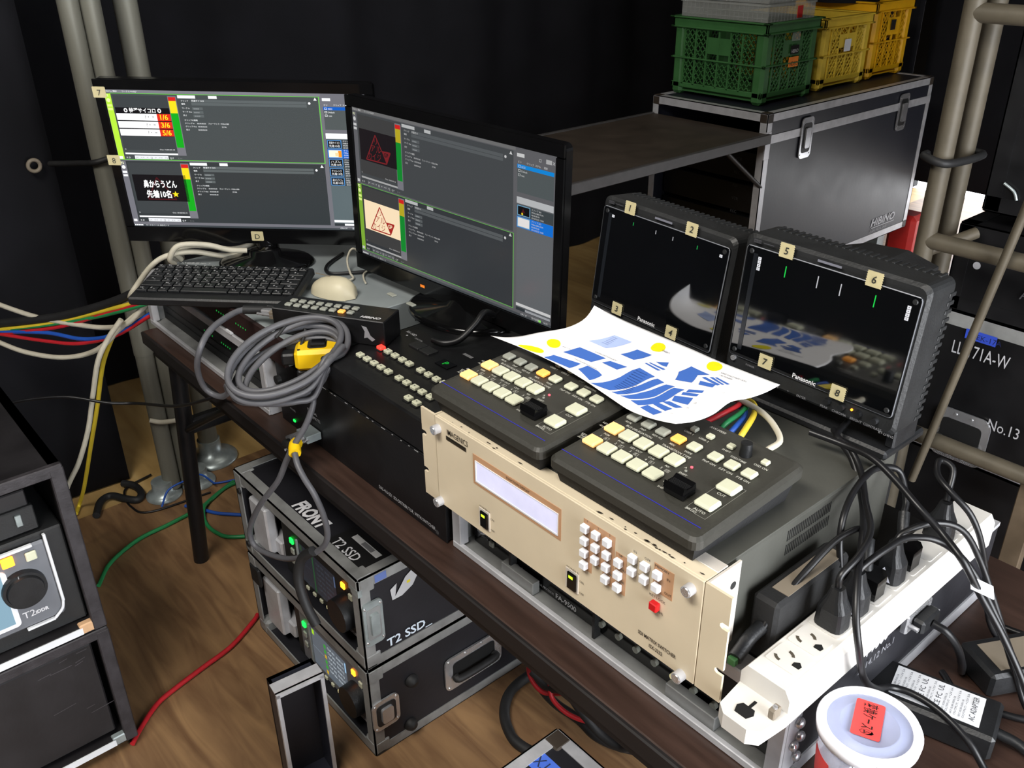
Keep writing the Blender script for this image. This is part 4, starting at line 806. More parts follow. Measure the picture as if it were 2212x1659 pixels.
# yellow interface box within the cable coil
single('black_adapter', 'small black adapter under the yellow converter box', 'adapter', MB().box((-.030, -.022, .0), (.030, .022, .022), .003, local((-.385, .060, .8262), .98)), 'black_plastic')
m = local((-.380, .063, .8485), .98); t = thing('yellow_adapter', 'yellow plastic converter box lying inside the grey cable coil', 'adapter', (-.380, .063, .8485))
MB().box((-.036, -.026, .0004), (.036, .026, .036), .006, m).build('shell', 'yellow_plastic', t)
MB().prism(rrect(.030, .030, .006), (.0, 0, .036), (1, 0, 0), (0, 1, 0), (0, 0, 1), 0, .0016).xform(m).build('latch_recess', 'dark_grey', t)
MB().box((-.010, -.012, .0376), (.014, .012, .0405), .001, m).build('latch', 'black_gloss', t)
MB().box((-.058, -.012, .006), (-.036, .012, .026), .003, m).build('plug', 'black_plastic', t)
for x, y in ((-.028, .018), (-.028, -.018), (.028, .018)): MB().cyl(m @ V((x, y, .036)), m @ V((x, y, .0366)), .0025, n=10).build('screw_hole', 'foam_black', t)
# ================================================================== power strip and plugs
t = thing('power_strip', 'long white power strip lying on the rack beside the switcher', 'power strip', (.515, .18, .8205))
SX0, SX1 = .489, .543
def strip_sec(y, top): return [V((SX0, y, .8212)), V((SX1, y, .8212)), V((SX1, y, top-.010)), V((SX1-.006, y, top)), V((SX0+.006, y, top)), V((SX0, y, top-.010))]
a, b = strip_sec(.022, .864), strip_sec(.44, .864)
MB().add(a+b, [tuple(range(6)), tuple(range(11, 5, -1))]+[(i, (i+1) % 6, 6+(i+1) % 6, 6+i) for i in range(6)]).build('body', 'white_plastic', t)
MB().prism([(SX0, .022), (SX0+.004, -.014), (SX0+.014, -.022), (SX1-.014, -.022), (SX1-.004, -.014), (SX1, .022)], (0, 0, .8212), (1, 0, 0), (0, 1, 0), (0, 0, 1), 0, .018).build('mounting_tab', 'white_plastic', t)
MB().prism([(.508, -.012), (.521, -.012), (.524, -.004), (.521, .002), (.5165, .002), (.5165, .012), (.5135, .012), (.5135, .002), (.508, .002), (.505, -.004)], (0, 0, .8392), (1, 0, 0), (0, 1, 0), (0, 0, 1), 0, .0006).build('keyhole', 'foam_black', t)
MB().box((.5325, .0045, .839), (.5395, .0165, .850), .001).build('earth_clip', 'label_tan', t)
MB().cyl((.536, .010, .850), (.536, .010, .852), .0025, n=10).build('earth_screw', 'chrome', t)
OUT = [.058+k*.0365 for k in range(10)]
for k, y in enumerate(OUT):
    o = MB().prism(rrect(.034, .030, .003), (.516, y, .864), (1, 0, 0), (0, 1, 0), (0, 0, 1), 0, .0012).build('outlet', 'white_plastic', t)
    if k < 2:
        for sx in (-1, 1):
            MB().prism([(.0098*math.cos(a_)+0, .0098*math.sin(a_)) for a_ in [math.radians(60*sx-0+(d-30)*1.0 if sx > 0 else 240-30+d) for d in (0, 20, 40, 60)]]+[(.0068*math.cos(a_), .0068*math.sin(a_)) for a_ in [math.radians(60*sx+(d-30) if sx > 0 else 240-30+d) for d in (60, 40, 20, 0)]], (.511, y, .8652), (1, 0, 0), (0, 1, 0), (0, 0, 1), 0, .0004).build('blade_slot', 'slot_dark', o)
        MB().prism([(-.0038, -.0038), (.0038, -.0038), (.0044, .001), (0, .005), (-.0044, .001)], (.5265, y-.002, .8652), (1, 0, 0), (0, 1, 0), (0, 0, 1), 0, .0004).build('earth_slot', 'foam_black', o)
TIE = ['next to the bare outlets', 'second after the bare outlets', 'third after the bare outlets', 'fourth after the bare outlets', 'last before the scaffold']
def cord(label, y, kind, path, mark=False, r=.0036):
    t = thing('mains_lead', label, 'power cord', (.516, y, .8658)); z = .8660
    if kind == 'tall':
        mb = MB(); vs = []
        for w_, d, h in ((.0155, .013, 0), (.0145, .0125, .022), (.009, .009, .034), (.006, .006, .046)):
            rg = rrect(2*w_, 2*d, min(w_, d)*.6, 3, .516, y); n = len(rg); vs += [V((p_[0], p_[1], z+h)) for p_ in rg]
        mb.add(vs, [(i*n+k, i*n+(k+1) % n, (i+1)*n+(k+1) % n, (i+1)*n+k) for i in range(3) for k in range(n)]); mb.add(vs[:n], [tuple(range(n))]); mb.add(vs[-n:], [tuple(range(n))]); mb.build('plug', 'black_plastic', t)
        top = V((.516, y, z+.046))
    else:
        MB().prism([(-.014, -.013), (.014, -.013), (.014, .006), (.008, .013), (-.008, .013), (-.014, .006)], (.514, y, z), (1, 0, 0), (0, 1, 0), (0, 0, 1), 0, .024).build('plug', 'black_gloss', t)
        MB().tube([(.509, y, z+.018), (.500, y+.012, z+.034), (.494, y+.022, z+.044)], .0062, 10).build('strain_relief', 'black_plastic', t); top = V((.494, y+.022, z+.044))
    if mark:
        q = Paint((.516, y-.0135, 0), (1, 0, 0), (0, 0, 1), (0, -1, 0)); q.poly([(-.009, z+.003), (.009, z+.003), (0, z+.020)], '#e4e4f0'); q.build('white_triangle', 'print_ink', t)
    MB().tube([top]+path, r, 8).build('cable', 'black_cable', t)
cord('black power cord with a tall tapered plug '+TIE[0], OUT[2], 'tall', [(.515, .134, .925), (.516, .16, .935), (.505, .20, .94), (.478, .235, .945), (.45, .27, .955), (.425, .285, .968), (.405, .29, .972), (.395, .33, .972)])
cord('black power cord with white triangle on its plug '+TIE[1], OUT[3], 'tall', [(.518, .175, .918), (.523, .205, .925), (.528, .238, .925), (.545, .27, .915), (.572, .28, .90), (.598, .293, .862), (.632, .306, .80), (.66, .315, .735), (.70, .32, .706)], True)
cord('black power cord with an angled plug '+TIE[2], OUT[4], 'flat', [(.488, .215, .925), (.486, .195, .93), (.482, .17, .925), (.478, .13, .905), (.477, .09, .885), (.475, .07, .862)])
cord('black power cord with white triangle on its plug '+TIE[3], OUT[5], 'tall', [(.518, .25, .92), (.535, .275, .93), (.556, .30, .92), (.575, .32, .88), (.60, .335, .82), (.64, .36, .72), (.68, .38, .706)], True)
cord('black power cord with an angled plug '+TIE[4], OUT[6], 'flat', [(.488, .31, .92), (.470, .318, .945), (.458, .285, .955), (.462, .24, .95), (.472, .205, .94), (.480, .19, .918), (.487, .188, .89)])
cord('black power cord with tall plug beside the printed cord tag', OUT[8], 'tall', [(.512, .36, .92), (.505, .375, .94), (.49, .372, .945), (.50, .35, .94), (.522, .34, .932), (.548, .345, .91), (.565, .36, .86), (.58, .39, .76), (.60, .42, .706)])
single('mains_lead', 'black cord hanging over the power strip down to the adapter', 'power cord', MB().tube([(.395, .30, .972), (.415, .284, .970), (.432, .281, .958), (.452, .268, .940), (.480, .232, .930), (.505, .186, .928), (.526, .145, .925), (.545, .117, .902), (.5565, .112, .872), (.558, .135, .82), (.553, .185, .768), (.553, .218, .748), (.574, .232, .744), (.606, .232, .742), (.640, .228, .730), (.67, .222, .708), (.72, .20, .705)], .0038, 8), 'black_cable')
single('mains_lead', 'black cord running from the small monitors over the strip to the table end', 'power cord', MB().tube([(.38, .275, .972), (.418, .282, .970), (.454, .278, .972), (.487, .270, .964), (.523, .258, .952), (.551, .257, .936), (.583, .246, .922), (.602, .262, .882), (.628, .274, .840), (.658, .282, .790), (.69, .288, .73), (.73, .29, .706)], .0038, 8), 'black_cable')
single('cord_tag', 'white paper tag stuck round the cords past the strip end', 'tag', MB().box((-.012, -.008, -.0006), (.014, .008, .0006), 0, Matrix.Translation((.6, .262, .892)) @ Matrix.Rotation(.5, 4, 'Y') @ Matrix.Rotation(.6, 4, 'Z')), 'label_white')
# power bricks
t = thing('power_brick', 'long black power brick squeezed between switcher and power strip', 'power brick', (.469, .14, .8208))
MB().box((.4575, .075, .8212), (.4875, .205, .900), .004).build('case', 'black_rough', t)
MB().box((.4800-.014, .095, .900), (.485, .195, .9006)).build('label_plate', 'label_tan', t)
MB().tube([(.472, .075, .865), (.472, .058, .862), (.473, .045, .857), (.475, .03, .853)], .0075, 10).build('plug', 'black_plastic', t)
MB().box((.470, .0245, .8470), (.479, .0315, .8560), .001).build('green_clip', 'lamp_green' if False else 'crate_green', t)
m = local((.585, .258, TZ+.0005), .27)
t = thing('power_brick', 'black power adapter with a large white rating label', 'power brick', (.585, .258, TZ+.0005))
MB().box((-.068, -.032, .0003), (.068, .032, .034), .004, m).build('case', 'black_plastic', t)
MB().box((-.042, -.023, .034), (.050, .024, .0346), 0, m).build('rating_label', 'label_white', t)
q = Paint(fn=lambda x, y, h: m @ V((x, y, .0347+h))); 
q.text('AC ADAPTER', .044, -.018, .006, '#3a3c44', rot=math.pi/2, width=.038)
for k in range(9):
    x = .034-k*.0085
    if k in (3, 5): 
        for j, s_ in enumerate(('CE', 'FC', 'UL')): q.text(s_, x, -.016+j*.013, .006, '#3a3c44', rot=math.pi/2)
    else:
        for j in range(2): q.text('INPUT: 100-240V~50/60Hz 1.8A' if j else 'OUTPUT: +12V 5A', x-j*.0038, -.019, .0022, '#50525a', rot=math.pi/2, width=.040-(.012 if j else 0))
q.build('label_print', 'print_ink', t)
MB().tube([m @ V((.068, 0, .016)), m @ V((.085, .0, .014)), m @ V((.10, -.004, .011))], .0058, 10).build('strain_relief', 'black_plastic', t)
MB().tube([m @ V((.10, -.004, .011)), (.70, .28, .708), (.73, .25, .7045), (.75, .18, .7045)], .0026, 8).build('cable', 'black_cable', t)
m = local((.618, .395, TZ+.0005), -.5)
t = thing('power_brick', 'black power adapter with a worn tan label near the scaffold', 'power brick', (.618, .395, TZ+.0005))
MB().box((-.030, -.055, .0003), (.030, .055, .034), .004, m).build('case', 'black_plastic', t); MB().box((-.02, -.04, .034), (.022, .036, .0345), 0, m).build('label_plate', 'label_tan', t)

# ================================================================== plastic jar with lid
JX, JY = .5925, .086
t = thing('plastic_jar', 'clear plastic jar with white rimmed lid and red label', 'jar', (JX, JY, TZ+.0005))
MB().lathe([(.0, .001), (.034, .001), (.036, .004), (.0435, .112), (.0425, .112), (.0350, .006), (0, .003)], (JX, JY, TZ+.0005), 40).build('jar_body', 'jar_plastic', t)
lid = MB().lathe([(.0435, .108), (.0472, .109), (.0480, .118), (.0462, .1215), (.0405, .1215), (.0385, .1185), (.0385, .1175)], (JX, JY, TZ+.0005), 48)
lid.build('lid_rim', 'lid_white', t)
lf = MB().lathe([(0, .1178), (.0392, .1178), (.0392, .1188), (.028, .1188), (.0272, .1200), (.0262, .1188), (0, .1188)], (JX, JY, TZ+.0005), 40).build('lid_disc', 'lid_film', t)
MB().prism([(.010, -.050), (.004, -.066), (-.010, -.066), (-.014, -.047)], (JX, JY, TZ+.117), (1, 0, 0), (0, 1, 0), (0, 0, 1), 0, .0022).xform(Matrix.Translation((JX, JY, 0)) @ Matrix.Rotation(.9, 4, 'Z') @ Matrix.Translation((-JX, -JY, 0)) @ Matrix.Translation((0, .012, 0))).build('lid_tab', 'lid_white', t)
m = local((JX-.004, JY+.004, TZ+.1205), math.radians(22.4))
lb = MB().prism(rrect(.0265, .047, .0025, 3), (0, 0, 0), (1, 0, 0), (0, 1, 0), (0, 0, 1), 0, .0005); lb.xform(m); lo_ = lb.build('red_label', 'label_red', t)
q = Paint(fn=lambda x, y, h: m @ V((x, y, .0006+h)))
q.text('変換ケース㋰', -.0045, .0205, .0100, '#2c1414', 1, 'l', bold=.006, rot=-math.pi/2, width=.041)
q.build('handwriting', 'print_ink', lo_)
sl = MB(); vs = []
for zz_, r_ in ((.05, .0399), (.085, .0422)):
    for k in range(9): a_ = math.radians(205+k*6); vs.append(V((JX+r_*math.cos(a_), JY+r_*math.sin(a_), TZ+zz_)))
    for k in range(9): a_ = math.radians(205+k*6); vs.append(V((JX+(r_+.0006)*math.cos(a_), JY+(r_+.0006)*math.sin(a_), TZ+zz_)))
sl.add(vs, [(k, k+1, 18+k+1, 18+k) for k in range(8)]+[(9+k, 9+k+1, 27+k+1, 27+k) for k in range(8)]); sl.build('side_label', 'label_red', t)
for k, (dx_, dy_, dz_, a_) in enumerate([(-.012, -.010, .01, .2), (.010, -.012, .012, 1.1), (.0, .012, .011, 2.0), (-.016, .008, .024, .6), (.014, .010, .026, 1.6), (.0, -.004, .038, 2.6), (-.010, .004, .050, .9), (.012, -.006, .052, 2.2), (.0, .010, .064, .3), (-.006, -.012, .066, 1.4)]):
    c0 = V((JX+dx_, JY+dy_, TZ+dz_)); d_ = V((math.cos(a_), math.sin(a_), .15))*.009
    o = single('bnc_adapter', 'small metal plug adapter inside the clear plastic jar', 'connector', MB().cyl(c0-d_, c0+d_*.2, .0048, n=12).cyl(c0+d_*.2, c0+d_, .0062, n=12), 'chrome', 'metal adapters in the jar')

# ================================================================== printed plan sheet
def psurf(u, v, h=0):
    nu, nv = len(PG[0])-1, len(PG)-1; u = min(max(u, 0), 1); v = min(max(v, 0), 1)
    def cr(p, t):
        a, b, c, d = p; return .5*((2*b)+(c-a)*t+(2*a-5*b+4*c-d)*t*t+(3*b-a-3*c+d)*t**3)
    fu, fv = u*nu, v*nv; i, j = min(int(fu), nu-1), min(int(fv), nv-1); s_, r_ = fu-i, fv-j
    g = lambda jj, ii: V(PG[min(max(jj, 0), nv)][min(max(ii, 0), nu)])
    return cr([cr([g(j+b, i+a) for a in (-1, 0, 1, 2)], s_) for b in (-1, 0, 1, 2)], r_)+V((0, 0, h))
t = thing('plan_sheet', 'curled white paper sheet printed with blue seating plan over the mixers', 'paper', (.17, .18, 1.003))
NU, NV = 44, 32; mb = MB(); vs = [psurf(i/NU, j/NV, 0) for j in range(NV+1) for i in range(NU+1)]+[psurf(i/NU, j/NV, -.0004) for j in range(NV+1) for i in range(NU+1)]; o_ = (NU+1)*(NV+1)
fs = [(j*(NU+1)+i, j*(NU+1)+i+1, (j+1)*(NU+1)+i+1, (j+1)*(NU+1)+i) for j in range(NV) for i in range(NU)]
fs = fs+[tuple(o_+k for k in reversed(f)) for f in fs]
for i in range(NU): fs += [(i, i+1, o_+i+1, o_+i), (NV*(NU+1)+i, NV*(NU+1)+i+1, o_+NV*(NU+1)+i+1, o_+NV*(NU+1)+i)]
for j in range(NV): fs += [(j*(NU+1), (j+1)*(NU+1), o_+(j+1)*(NU+1), o_+j*(NU+1)), (j*(NU+1)+NU, (j+1)*(NU+1)+NU, o_+(j+1)*(NU+1)+NU, o_+j*(NU+1)+NU)]
mb.add(vs, fs, True).build('sheet', 'paper_white', t)
def ptri(poly, col, layer, out):
    # subdivide the flat polygon so that it follows the curled sheet
    cx = sum(a for a, b in poly)/len(poly); cy = sum(b for a, b in poly)/len(poly); n = len(poly)
    tris = [((cx, cy), poly[k], poly[(k+1) % n]) for k in range(n)]
    for _ in range(3):
        nx = []
        for a, b, c in tris:
            ab = ((a[0]+b[0])/2, (a[1]+b[1])/2); bc = ((b[0]+c[0])/2, (b[1]+c[1])/2); ca = ((c[0]+a[0])/2, (c[1]+a[1])/2)
            if max(math.dist(a, b), math.dist(b, c), math.dist(c, a)) < .05: nx.append((a, b, c)); continue
            nx += [(a, ab, ca), (ab, b, bc), (ca, bc, c), (ab, bc, ca)]
        tris = nx
    for tr in tris: out.poly(list(tr), col, layer)
q = Paint(fn=psurf, lift=.0005, eps=.0003)
for pl in PP_bl: ptri(pl, '#3f68b8', 0, q)
for pl in PP_lt: ptri(pl, '#a4b4dc', 0, q)
for pl in PP_ye: ptri(pl, '#e8dc10', 0, q)
for k, (u, v, s_) in enumerate([(.16, .42, 'BYE 1 SY'), (.45, .86, 'CAMERA 2'), (.80, .88, 'MAIN SWITCHING UNIT'), (.80, .85, '1-B1 NUMBER'), (.27, .52, 'AWAITING POSITION'), (.25, .31, 'AWAITING POSITION'), (.90, .62, '12'), (.86, .40, '12.5'), (.85, .33, '12.4'), (.82, .2, '12.3')]):
    vs_, fs_ = glyphs(s_); sc = .018; q.raw([(u+px*sc*.55, v-py*sc*1.3) for px, py in vs_], fs_, '#55575c', 1)
for k in range(11): q.raw([(.47+px*.006, .50-k*.030+py*.016) for px, py in glyphs('SEAT PLAN A%d B%d C%d D%d' % (k, k+1, k+2, k+3))[0]], glyphs('SEAT PLAN A%d B%d C%d D%d' % (k, k+1, k+2, k+3))[1], '#1a2c60', 1)
for k in range(6): q.raw([(.22+px*.005, .76-k*.022+py*.014) for px, py in glyphs('LIST %d ITEM %d' % (k, k*3))[0]], glyphs('LIST %d ITEM %d' % (k, k*3))[1], '#4a5a88', 1)
q.build('printed_plan', 'paper_ink', t)

# ================================================================== cables
def cable(label, pts, r, m_, group=None): return single('cable', label, 'cable', MB().tube(pts, r, 8), m_, group)
cc = V((-.371, .009, .8955)); coil = []; NL = 5.4
for k in range(int(NL*18)+1):
    a_ = 2*math.pi*k/18+3.6; lp = k/18; up = NL-lp; rr = 1.0+.05*math.sin(lp*2.7)-.022*up
    p_ = cc+V((.041, .077, .011))*(rr*math.cos(a_))+V((-.042, .054, .035))*(rr*math.sin(a_))+V((.006*math.sin(lp*4.1), .006*math.cos(lp*3.3), -.0085*up+.003*math.sin(a_*1.5)))
    p_.z = max(p_.z, .8315+.002*lp, .8865 if p_.x > -.354 and p_.y > .040 else 0); coil.append(p_)
start = [(-.498, .068, .9015), (-.520, .052, .903), (-.545, .018, .906), (-.53, -.026, .905), (-.514, -.060, .897), (-.500, -.084, .878), (-.518, -.087, .840), (-.533, -.078, .800), (-.528, -.068, .782), (-.505, -.060, .782), (-.478, -.058, .800), (-.455, -.066, .825)]
end = [(-.318, .022, .845), (-.314, .008, .815), (-.318, -.006, .785), (-.333, -.024, .748), (-.350, -.032, .715), (-.376, -.040, .667), (-.434, -.050, .599), (-.491, -.050, .529), (-.513, -.050, .485), (-.506, -.046, .460), (-.456, -.040, .468), (-.401, -.030, .486), (-.335, -.020, .529), (-.299, -.012, .562), (-.277, -.012, .599), (-.266, -.020, .647), (-.267, -.030, .691), (-.282, -.036, .716), (-.300, -.036, .733), (-.318, -.030, .744)]
t = thing('control_cable', 'grey control cable coiled on the black boxes with a loop hanging below the table edge', 'cable', (-.45, .05, .70))
MB().tube(start+coil+end, .0052, 8, 4).build('cable', 'grey_cable', t)
MB().tube([start[0], start[1], start[2]], .0075, 10).build('sleeve', 'rubber_cable', t)
MB().tube([(-.318, -.030, .744), (-.332, -.022, .748), (-.340, -.014, .748)], .010, 10).build('yellow_band', 'yellow_plastic', t)
pl = MB().box((-.018, -.028, -.007), (.018, -.001, .007), .001, Matrix.Translation((-.382, .0438, .728))).build('connector', 'zinc', t)
MB().box((-.013, -.052, -.006), (.013, -.028, .006), .002, Matrix.Translation((-.382, .0438, .728))).build('connector_hood', 'chrome', t)
MB().cyl((-.366, .02, .728), (-.352, -.03, .735), .0022, n=8).build('jack_screw', 'chrome', t)
MB().tube([(-.382, -.008, .728), (-.370, -.020, .735), (-.345, -.024, .745)], .0062, 10).build('boot', 'rubber_cable', t)
MB().tube([(-.415, .01, .900), (-.42, .035, .915), (-.425, .055, .918), (-.41, .06, .900), (-.395, .04, .880)], .0026, 6).build('cable_tie', 'rubber_cable', t)
MB().tube([(-.318, -.022, .548), (-.345, -.032, .520), (-.352, -.040, .478), (-.338, -.040, .430), (-.315, -.036, .395)], .009, 8).build('hook_strap', 'rubber_cable', t)
for nm, pts, r_, m_ in [('white cable of the bundle from the curtain to the rack, upper run', W1, .006, 'white_cable'), ('white cable of the bundle drooping lowest below the others', W2, .006, 'white_cable'), ('thick black cable running over the bundle to the monitor', BK, .010, 'rubber_cable'), ('yellow cable of the bundle running to the rack end', YE, .005, 'yellow_cable'), ('red cable of the bundle beside the yellow one', RD, .0045, 'red_cable'), ('blue cable of the bundle sagging to the rack end', BL, .005, 'blue_cable'), ('dark red cable sagging under the blue one', R2, .0045, 'red_cable'), ('dark green cable of the bundle beside the red one', GR, .0045, 'green_cable'),
    ('white cable hanging down in front of the curtain', WHG, .006, 'white_cable'), ('yellow cable hanging down to the beige floor', YHG, .0055, 'yellow_cable'), ('thin black cable strung across from the cabinet to the table leg', TB, .0035, 'black_cable'),
    ('green cable snaking across the brown floor to the cabinet', [(-1.209, -.192, .006), (-1.282, -.136, .006), (-1.332, -.044, .006), (-1.345, .052, .006), (-1.366, .155, .006), (-1.411, .247, .006), (-1.40, .31, .006), (-1.33, .40, .006)], .0055, 'green_cable'), ('green cable looping on the floor behind the table leg', [(-1.425, .275, .0063), (-1.386, .192, .0063), (-1.337, .144, .0165), (-1.281, .124, .0065), (-1.216, .128, .0063), (-1.171, .154, .0063), (-1.10, .26, .0063), (-1.0, .40, .0063)], .0055, 'green_cable'),
    ('blue cable lying on the floor behind the table leg', [(-1.40, .115, .0055), (-1.362, .139, .0055), (-1.305, .169, .0055), (-1.249, .219, .0055), (-1.15, .30, .0055)], .005, 'blue_cable'), ('thin blue cable running from the pole bases along the floor', [(-1.47, .225, .004), (-1.45, .24, .004), (-1.40, .36, .004), (-1.3, .46, .004)], .0032, 'blue_cable'),
    ('thin black cable on the floor by the pole bases', [(-1.63, .105, .0035), (-1.61, .03, .0035), (-1.575, .005, .0035), (-1.50, -.002, .0035), (-1.44, .03, .0035), (-1.42, .20, .0035)], .0032, 'black_cable'), ('thick black cable wriggling on the beige floor at the curtain hem', [(-1.626, .02, .012), (-1.591, .041, .012), (-1.541, .043, .012), (-1.512, .022, .012), (-1.542, -.004, .012), (-1.583, -.029, .012), (-1.572, -.062, .012), (-1.511, -.095, .012)], .0105, 'rubber_cable'),
    ('red cable across the brown floor between cabinet and stacked cases', [(-.845, .06, .007), (-.831, .043, .007), (-.787, -.034, .007), (-.767, -.11, .007), (-.748, -.182, .007), (-.73, -.231, .007), (-.688, -.283, .007), (-.66, -.31, .007)], .0055, 'red_cable'),
    ('thick black cable curving on the floor under the table', [(-.24, .47, .012), (-.262, .43, .012), (-.257, .361, .012), (-.223, .312, .012), (-.175, .284, .012), (-.133, .279, .012), (-.06, .30, .012), (.0, .33, .012)], .0115, 'rubber_cable'), ('black cable drooping under the table past the red ones', [(-.25, .42, .30), (-.235, .40, .18), (-.223, .385, .10), (-.184, .375, .075), (-.139, .379, .055), (-.084, .392, .045), (-.03, .391, .042), (.03, .413, .045), (.12, .45, .08), (.18, .47, .2)], .010, 'rubber_cable'),
    ('black cable bunch hanging just below the table edge', [(-.19, .36, .12), (-.15, .37, .10), (-.115, .37, .12), (-.08, .36, .14), (-.04, .36, .12), (.01, .37, .09), (.06, .38, .10), (.10, .39, .2)], .010, 'rubber_cable'),
    ('red cable drooping under the table, short curl', [(-.235, .395, .22), (-.222, .38, .12), (-.205, .368, .088), (-.168, .366, .075), (-.136, .378, .085), (-.105, .378, .12), (-.09, .385, .2)], .005, 'red_cable'), ('red cable drooping under the table, long sag', [(-.165, .39, .22), (-.152, .377, .13), (-.142, .366, .10), (-.126, .364, .08), (-.087, .372, .068), (-.043, .395, .07), (.02, .42, .13)], .005, 'red_cable'),
    ('white and grey cable plugged into the rear of the mixer', [(.276, .268, .982), (.289, .258, .986), (.309, .254, .987), (.333, .248, .987), (.356, .238, .984), (.376, .221, .980), (.3765, .197, .978)], .0036, 'white_cable'), ('red cable behind the mixer under the paper', [(.290, .198, .975), (.300, .218, .984), (.300, .243, .984), (.290, .266, .978), (.27, .274, .972)], .0034, 'red_cable'), ('green cable behind the mixer under the paper', [(.312, .194, .974), (.316, .205, .984), (.313, .231, .984), (.301, .262, .978), (.284, .276, .974)], .0036, 'green_cable'),
    ('blue cable behind the mixer under the paper', [(.326, .192, .974), (.328, .204, .983), (.320, .231, .982), (.304, .255, .976), (.29, .265, .972)], .0034, 'blue_cable'), ('yellow cable behind the mixer under the paper', [(.340, .193, .974), (.339, .208, .984), (.325, .243, .984), (.306, .270, .979), (.290, .279, .976)], .0036, 'yellow_cable'),
    ('white cable curving up behind the keyboard corner', [(-1.085, .05, .76), (-.98, .0, .80), (-.90, -.055, .84), (-.872, -.05, .87), (-.918, .005, .890), (-.903, .036, .906), (-.888, .080, .906), (-.872, .13, .89), (-.86, .17, .886)], .0055, 'white_cable'), ('white cable arching behind the keyboard, front of the pair', [(-.91, .045, .883), (-.900, .034, .900), (-.889, .052, .925), (-.866, .098, .922), (-.845, .135, .908), (-.83, .165, .9035)], .0055, 'white_cable'), ('white cable arching behind the keyboard, rear of the pair', [(-.925, .065, .883), (-.917, .052, .905), (-.90, .075, .916), (-.885, .11, .912), (-.87, .15, .900), (-.86, .20, .9035)], .0055, 'white_cable'),
    ('black monitor lead lying on the grey server', [(-.74, .33, .882), (-.70, .27, .882), (-.66, .25, .882), (-.63, .285, .882), (-.60, .34, .882), (-.55, .39, .882)], .0035, 'black_cable'), ('black video lead dropping from the monitor onto the button panel', [(-.232, .315, .91), (-.226, .288, .925), (-.222, .265, .912), (-.226, .235, .893), (-.24, .215, .888), (-.262, .208, .8885)], .0055, 'black_cable')]:
    cable(nm, pts, r_, m_)

# data plug screwed to the rack side, past the lettering
t = thing('data_plug', 'chrome data plug on the rack side below the power strip', 'plug', (.545, .285, .788))
MB().box((.5325, .258, .788), (.5415, .312, .814), .002).build('shell', 'chrome', t)
MB().box((.5415, .266, .792), (.556, .304, .810), .003).build('hood', 'black_plastic', t)
for y in (.262, .308): MB().cyl((.5415, y, .801), (.552, y, .801), .003, n=10).build('thumb_screw', 'chrome', t)
MB().tube([(.556, .285, .801), (.572, .290, .795), (.582, .305, .77), (.585, .325, .735), (.58, .35, .7055), (.57, .40, .7055)], .0045, 8).build('cable', 'black_cable', t)
single('cable', 'black looped lead lying on the table behind the power bricks', 'cable', MB().tube([(.565, .33, .7055), (.60, .31, .7055), (.66, .33, .7055), (.70, .38, .7055), (.69, .44, .7055), (.64, .47, .7055), (.58, .46, .7055)], .004, 8), 'black_cable')
# ================================================================== flight cases
def plate(parent, name, poly, o, ux, uy, n, d0, d1, m_): return MB().prism(poly, o, ux, uy, n, d0, d1).build(name, m_, parent)
def latch(parent, o, ux, uy, n, w_, h_, m_='zinc', name='butterfly_latch'):
    o, ux, uy, n = V(o), V(ux), V(uy), V(n)
    a = plate(parent, name, rrect(w_, h_, min(w_, h_)*.22), o, ux, uy, n, 0, .004, m_)
    plate(a, 'latch_dish', rrect(w_*.72, h_*.72, min(w_, h_)*.15), o, ux, uy, n, .004, .005, 'dark_grey' if m_ != 'zinc' else 'aluminium_dull')
    plate(a, 'latch_lever', rrect(w_*.42, h_*.5, min(w_, h_)*.1), o, ux, uy, n, .005, .011, m_)
    for sx in (-1, 1):
        for sy in (-1, 1): c0 = o+ux*(sx*w_*.40)+uy*(sy*h_*.40)+n*.004; MB().cyl(c0, c0+n*.0018, .003, .002, n=8).build('rivet', 'chrome', a)
    return a
def handle(parent, o, ux, uy, n, w_, h_):
    o, ux, uy, n = V(o), V(ux), V(uy), V(n)
    a = plate(parent, 'recessed_handle', rrect(w_, h_, h_*.18), o, ux, uy, n, 0, .004, 'chrome')
    plate(a, 'handle_dish', rrect(w_*.74, h_*.62, h_*.1), o, ux, uy, n, .004, .005, 'foam_black')
    MB().tube([o-ux*w_*.34+n*.006-uy*h_*.1, o-ux*w_*.3+n*.016-uy*h_*.12, o+ux*w_*.3+n*.016-uy*h_*.12, o+ux*w_*.34+n*.006-uy*h_*.1], .008, 8).build('grip', 'rubber_cable', a)
    for sx in (-1, -.33, .33, 1):
        for sy in (-1, 1): c0 = o+ux*(sx*w_*.44)+uy*(sy*h_*.42)+n*.004; MB().cyl(c0, c0+n*.002, .004, .003, n=8).build('rivet', 'chrome', a)
    return a
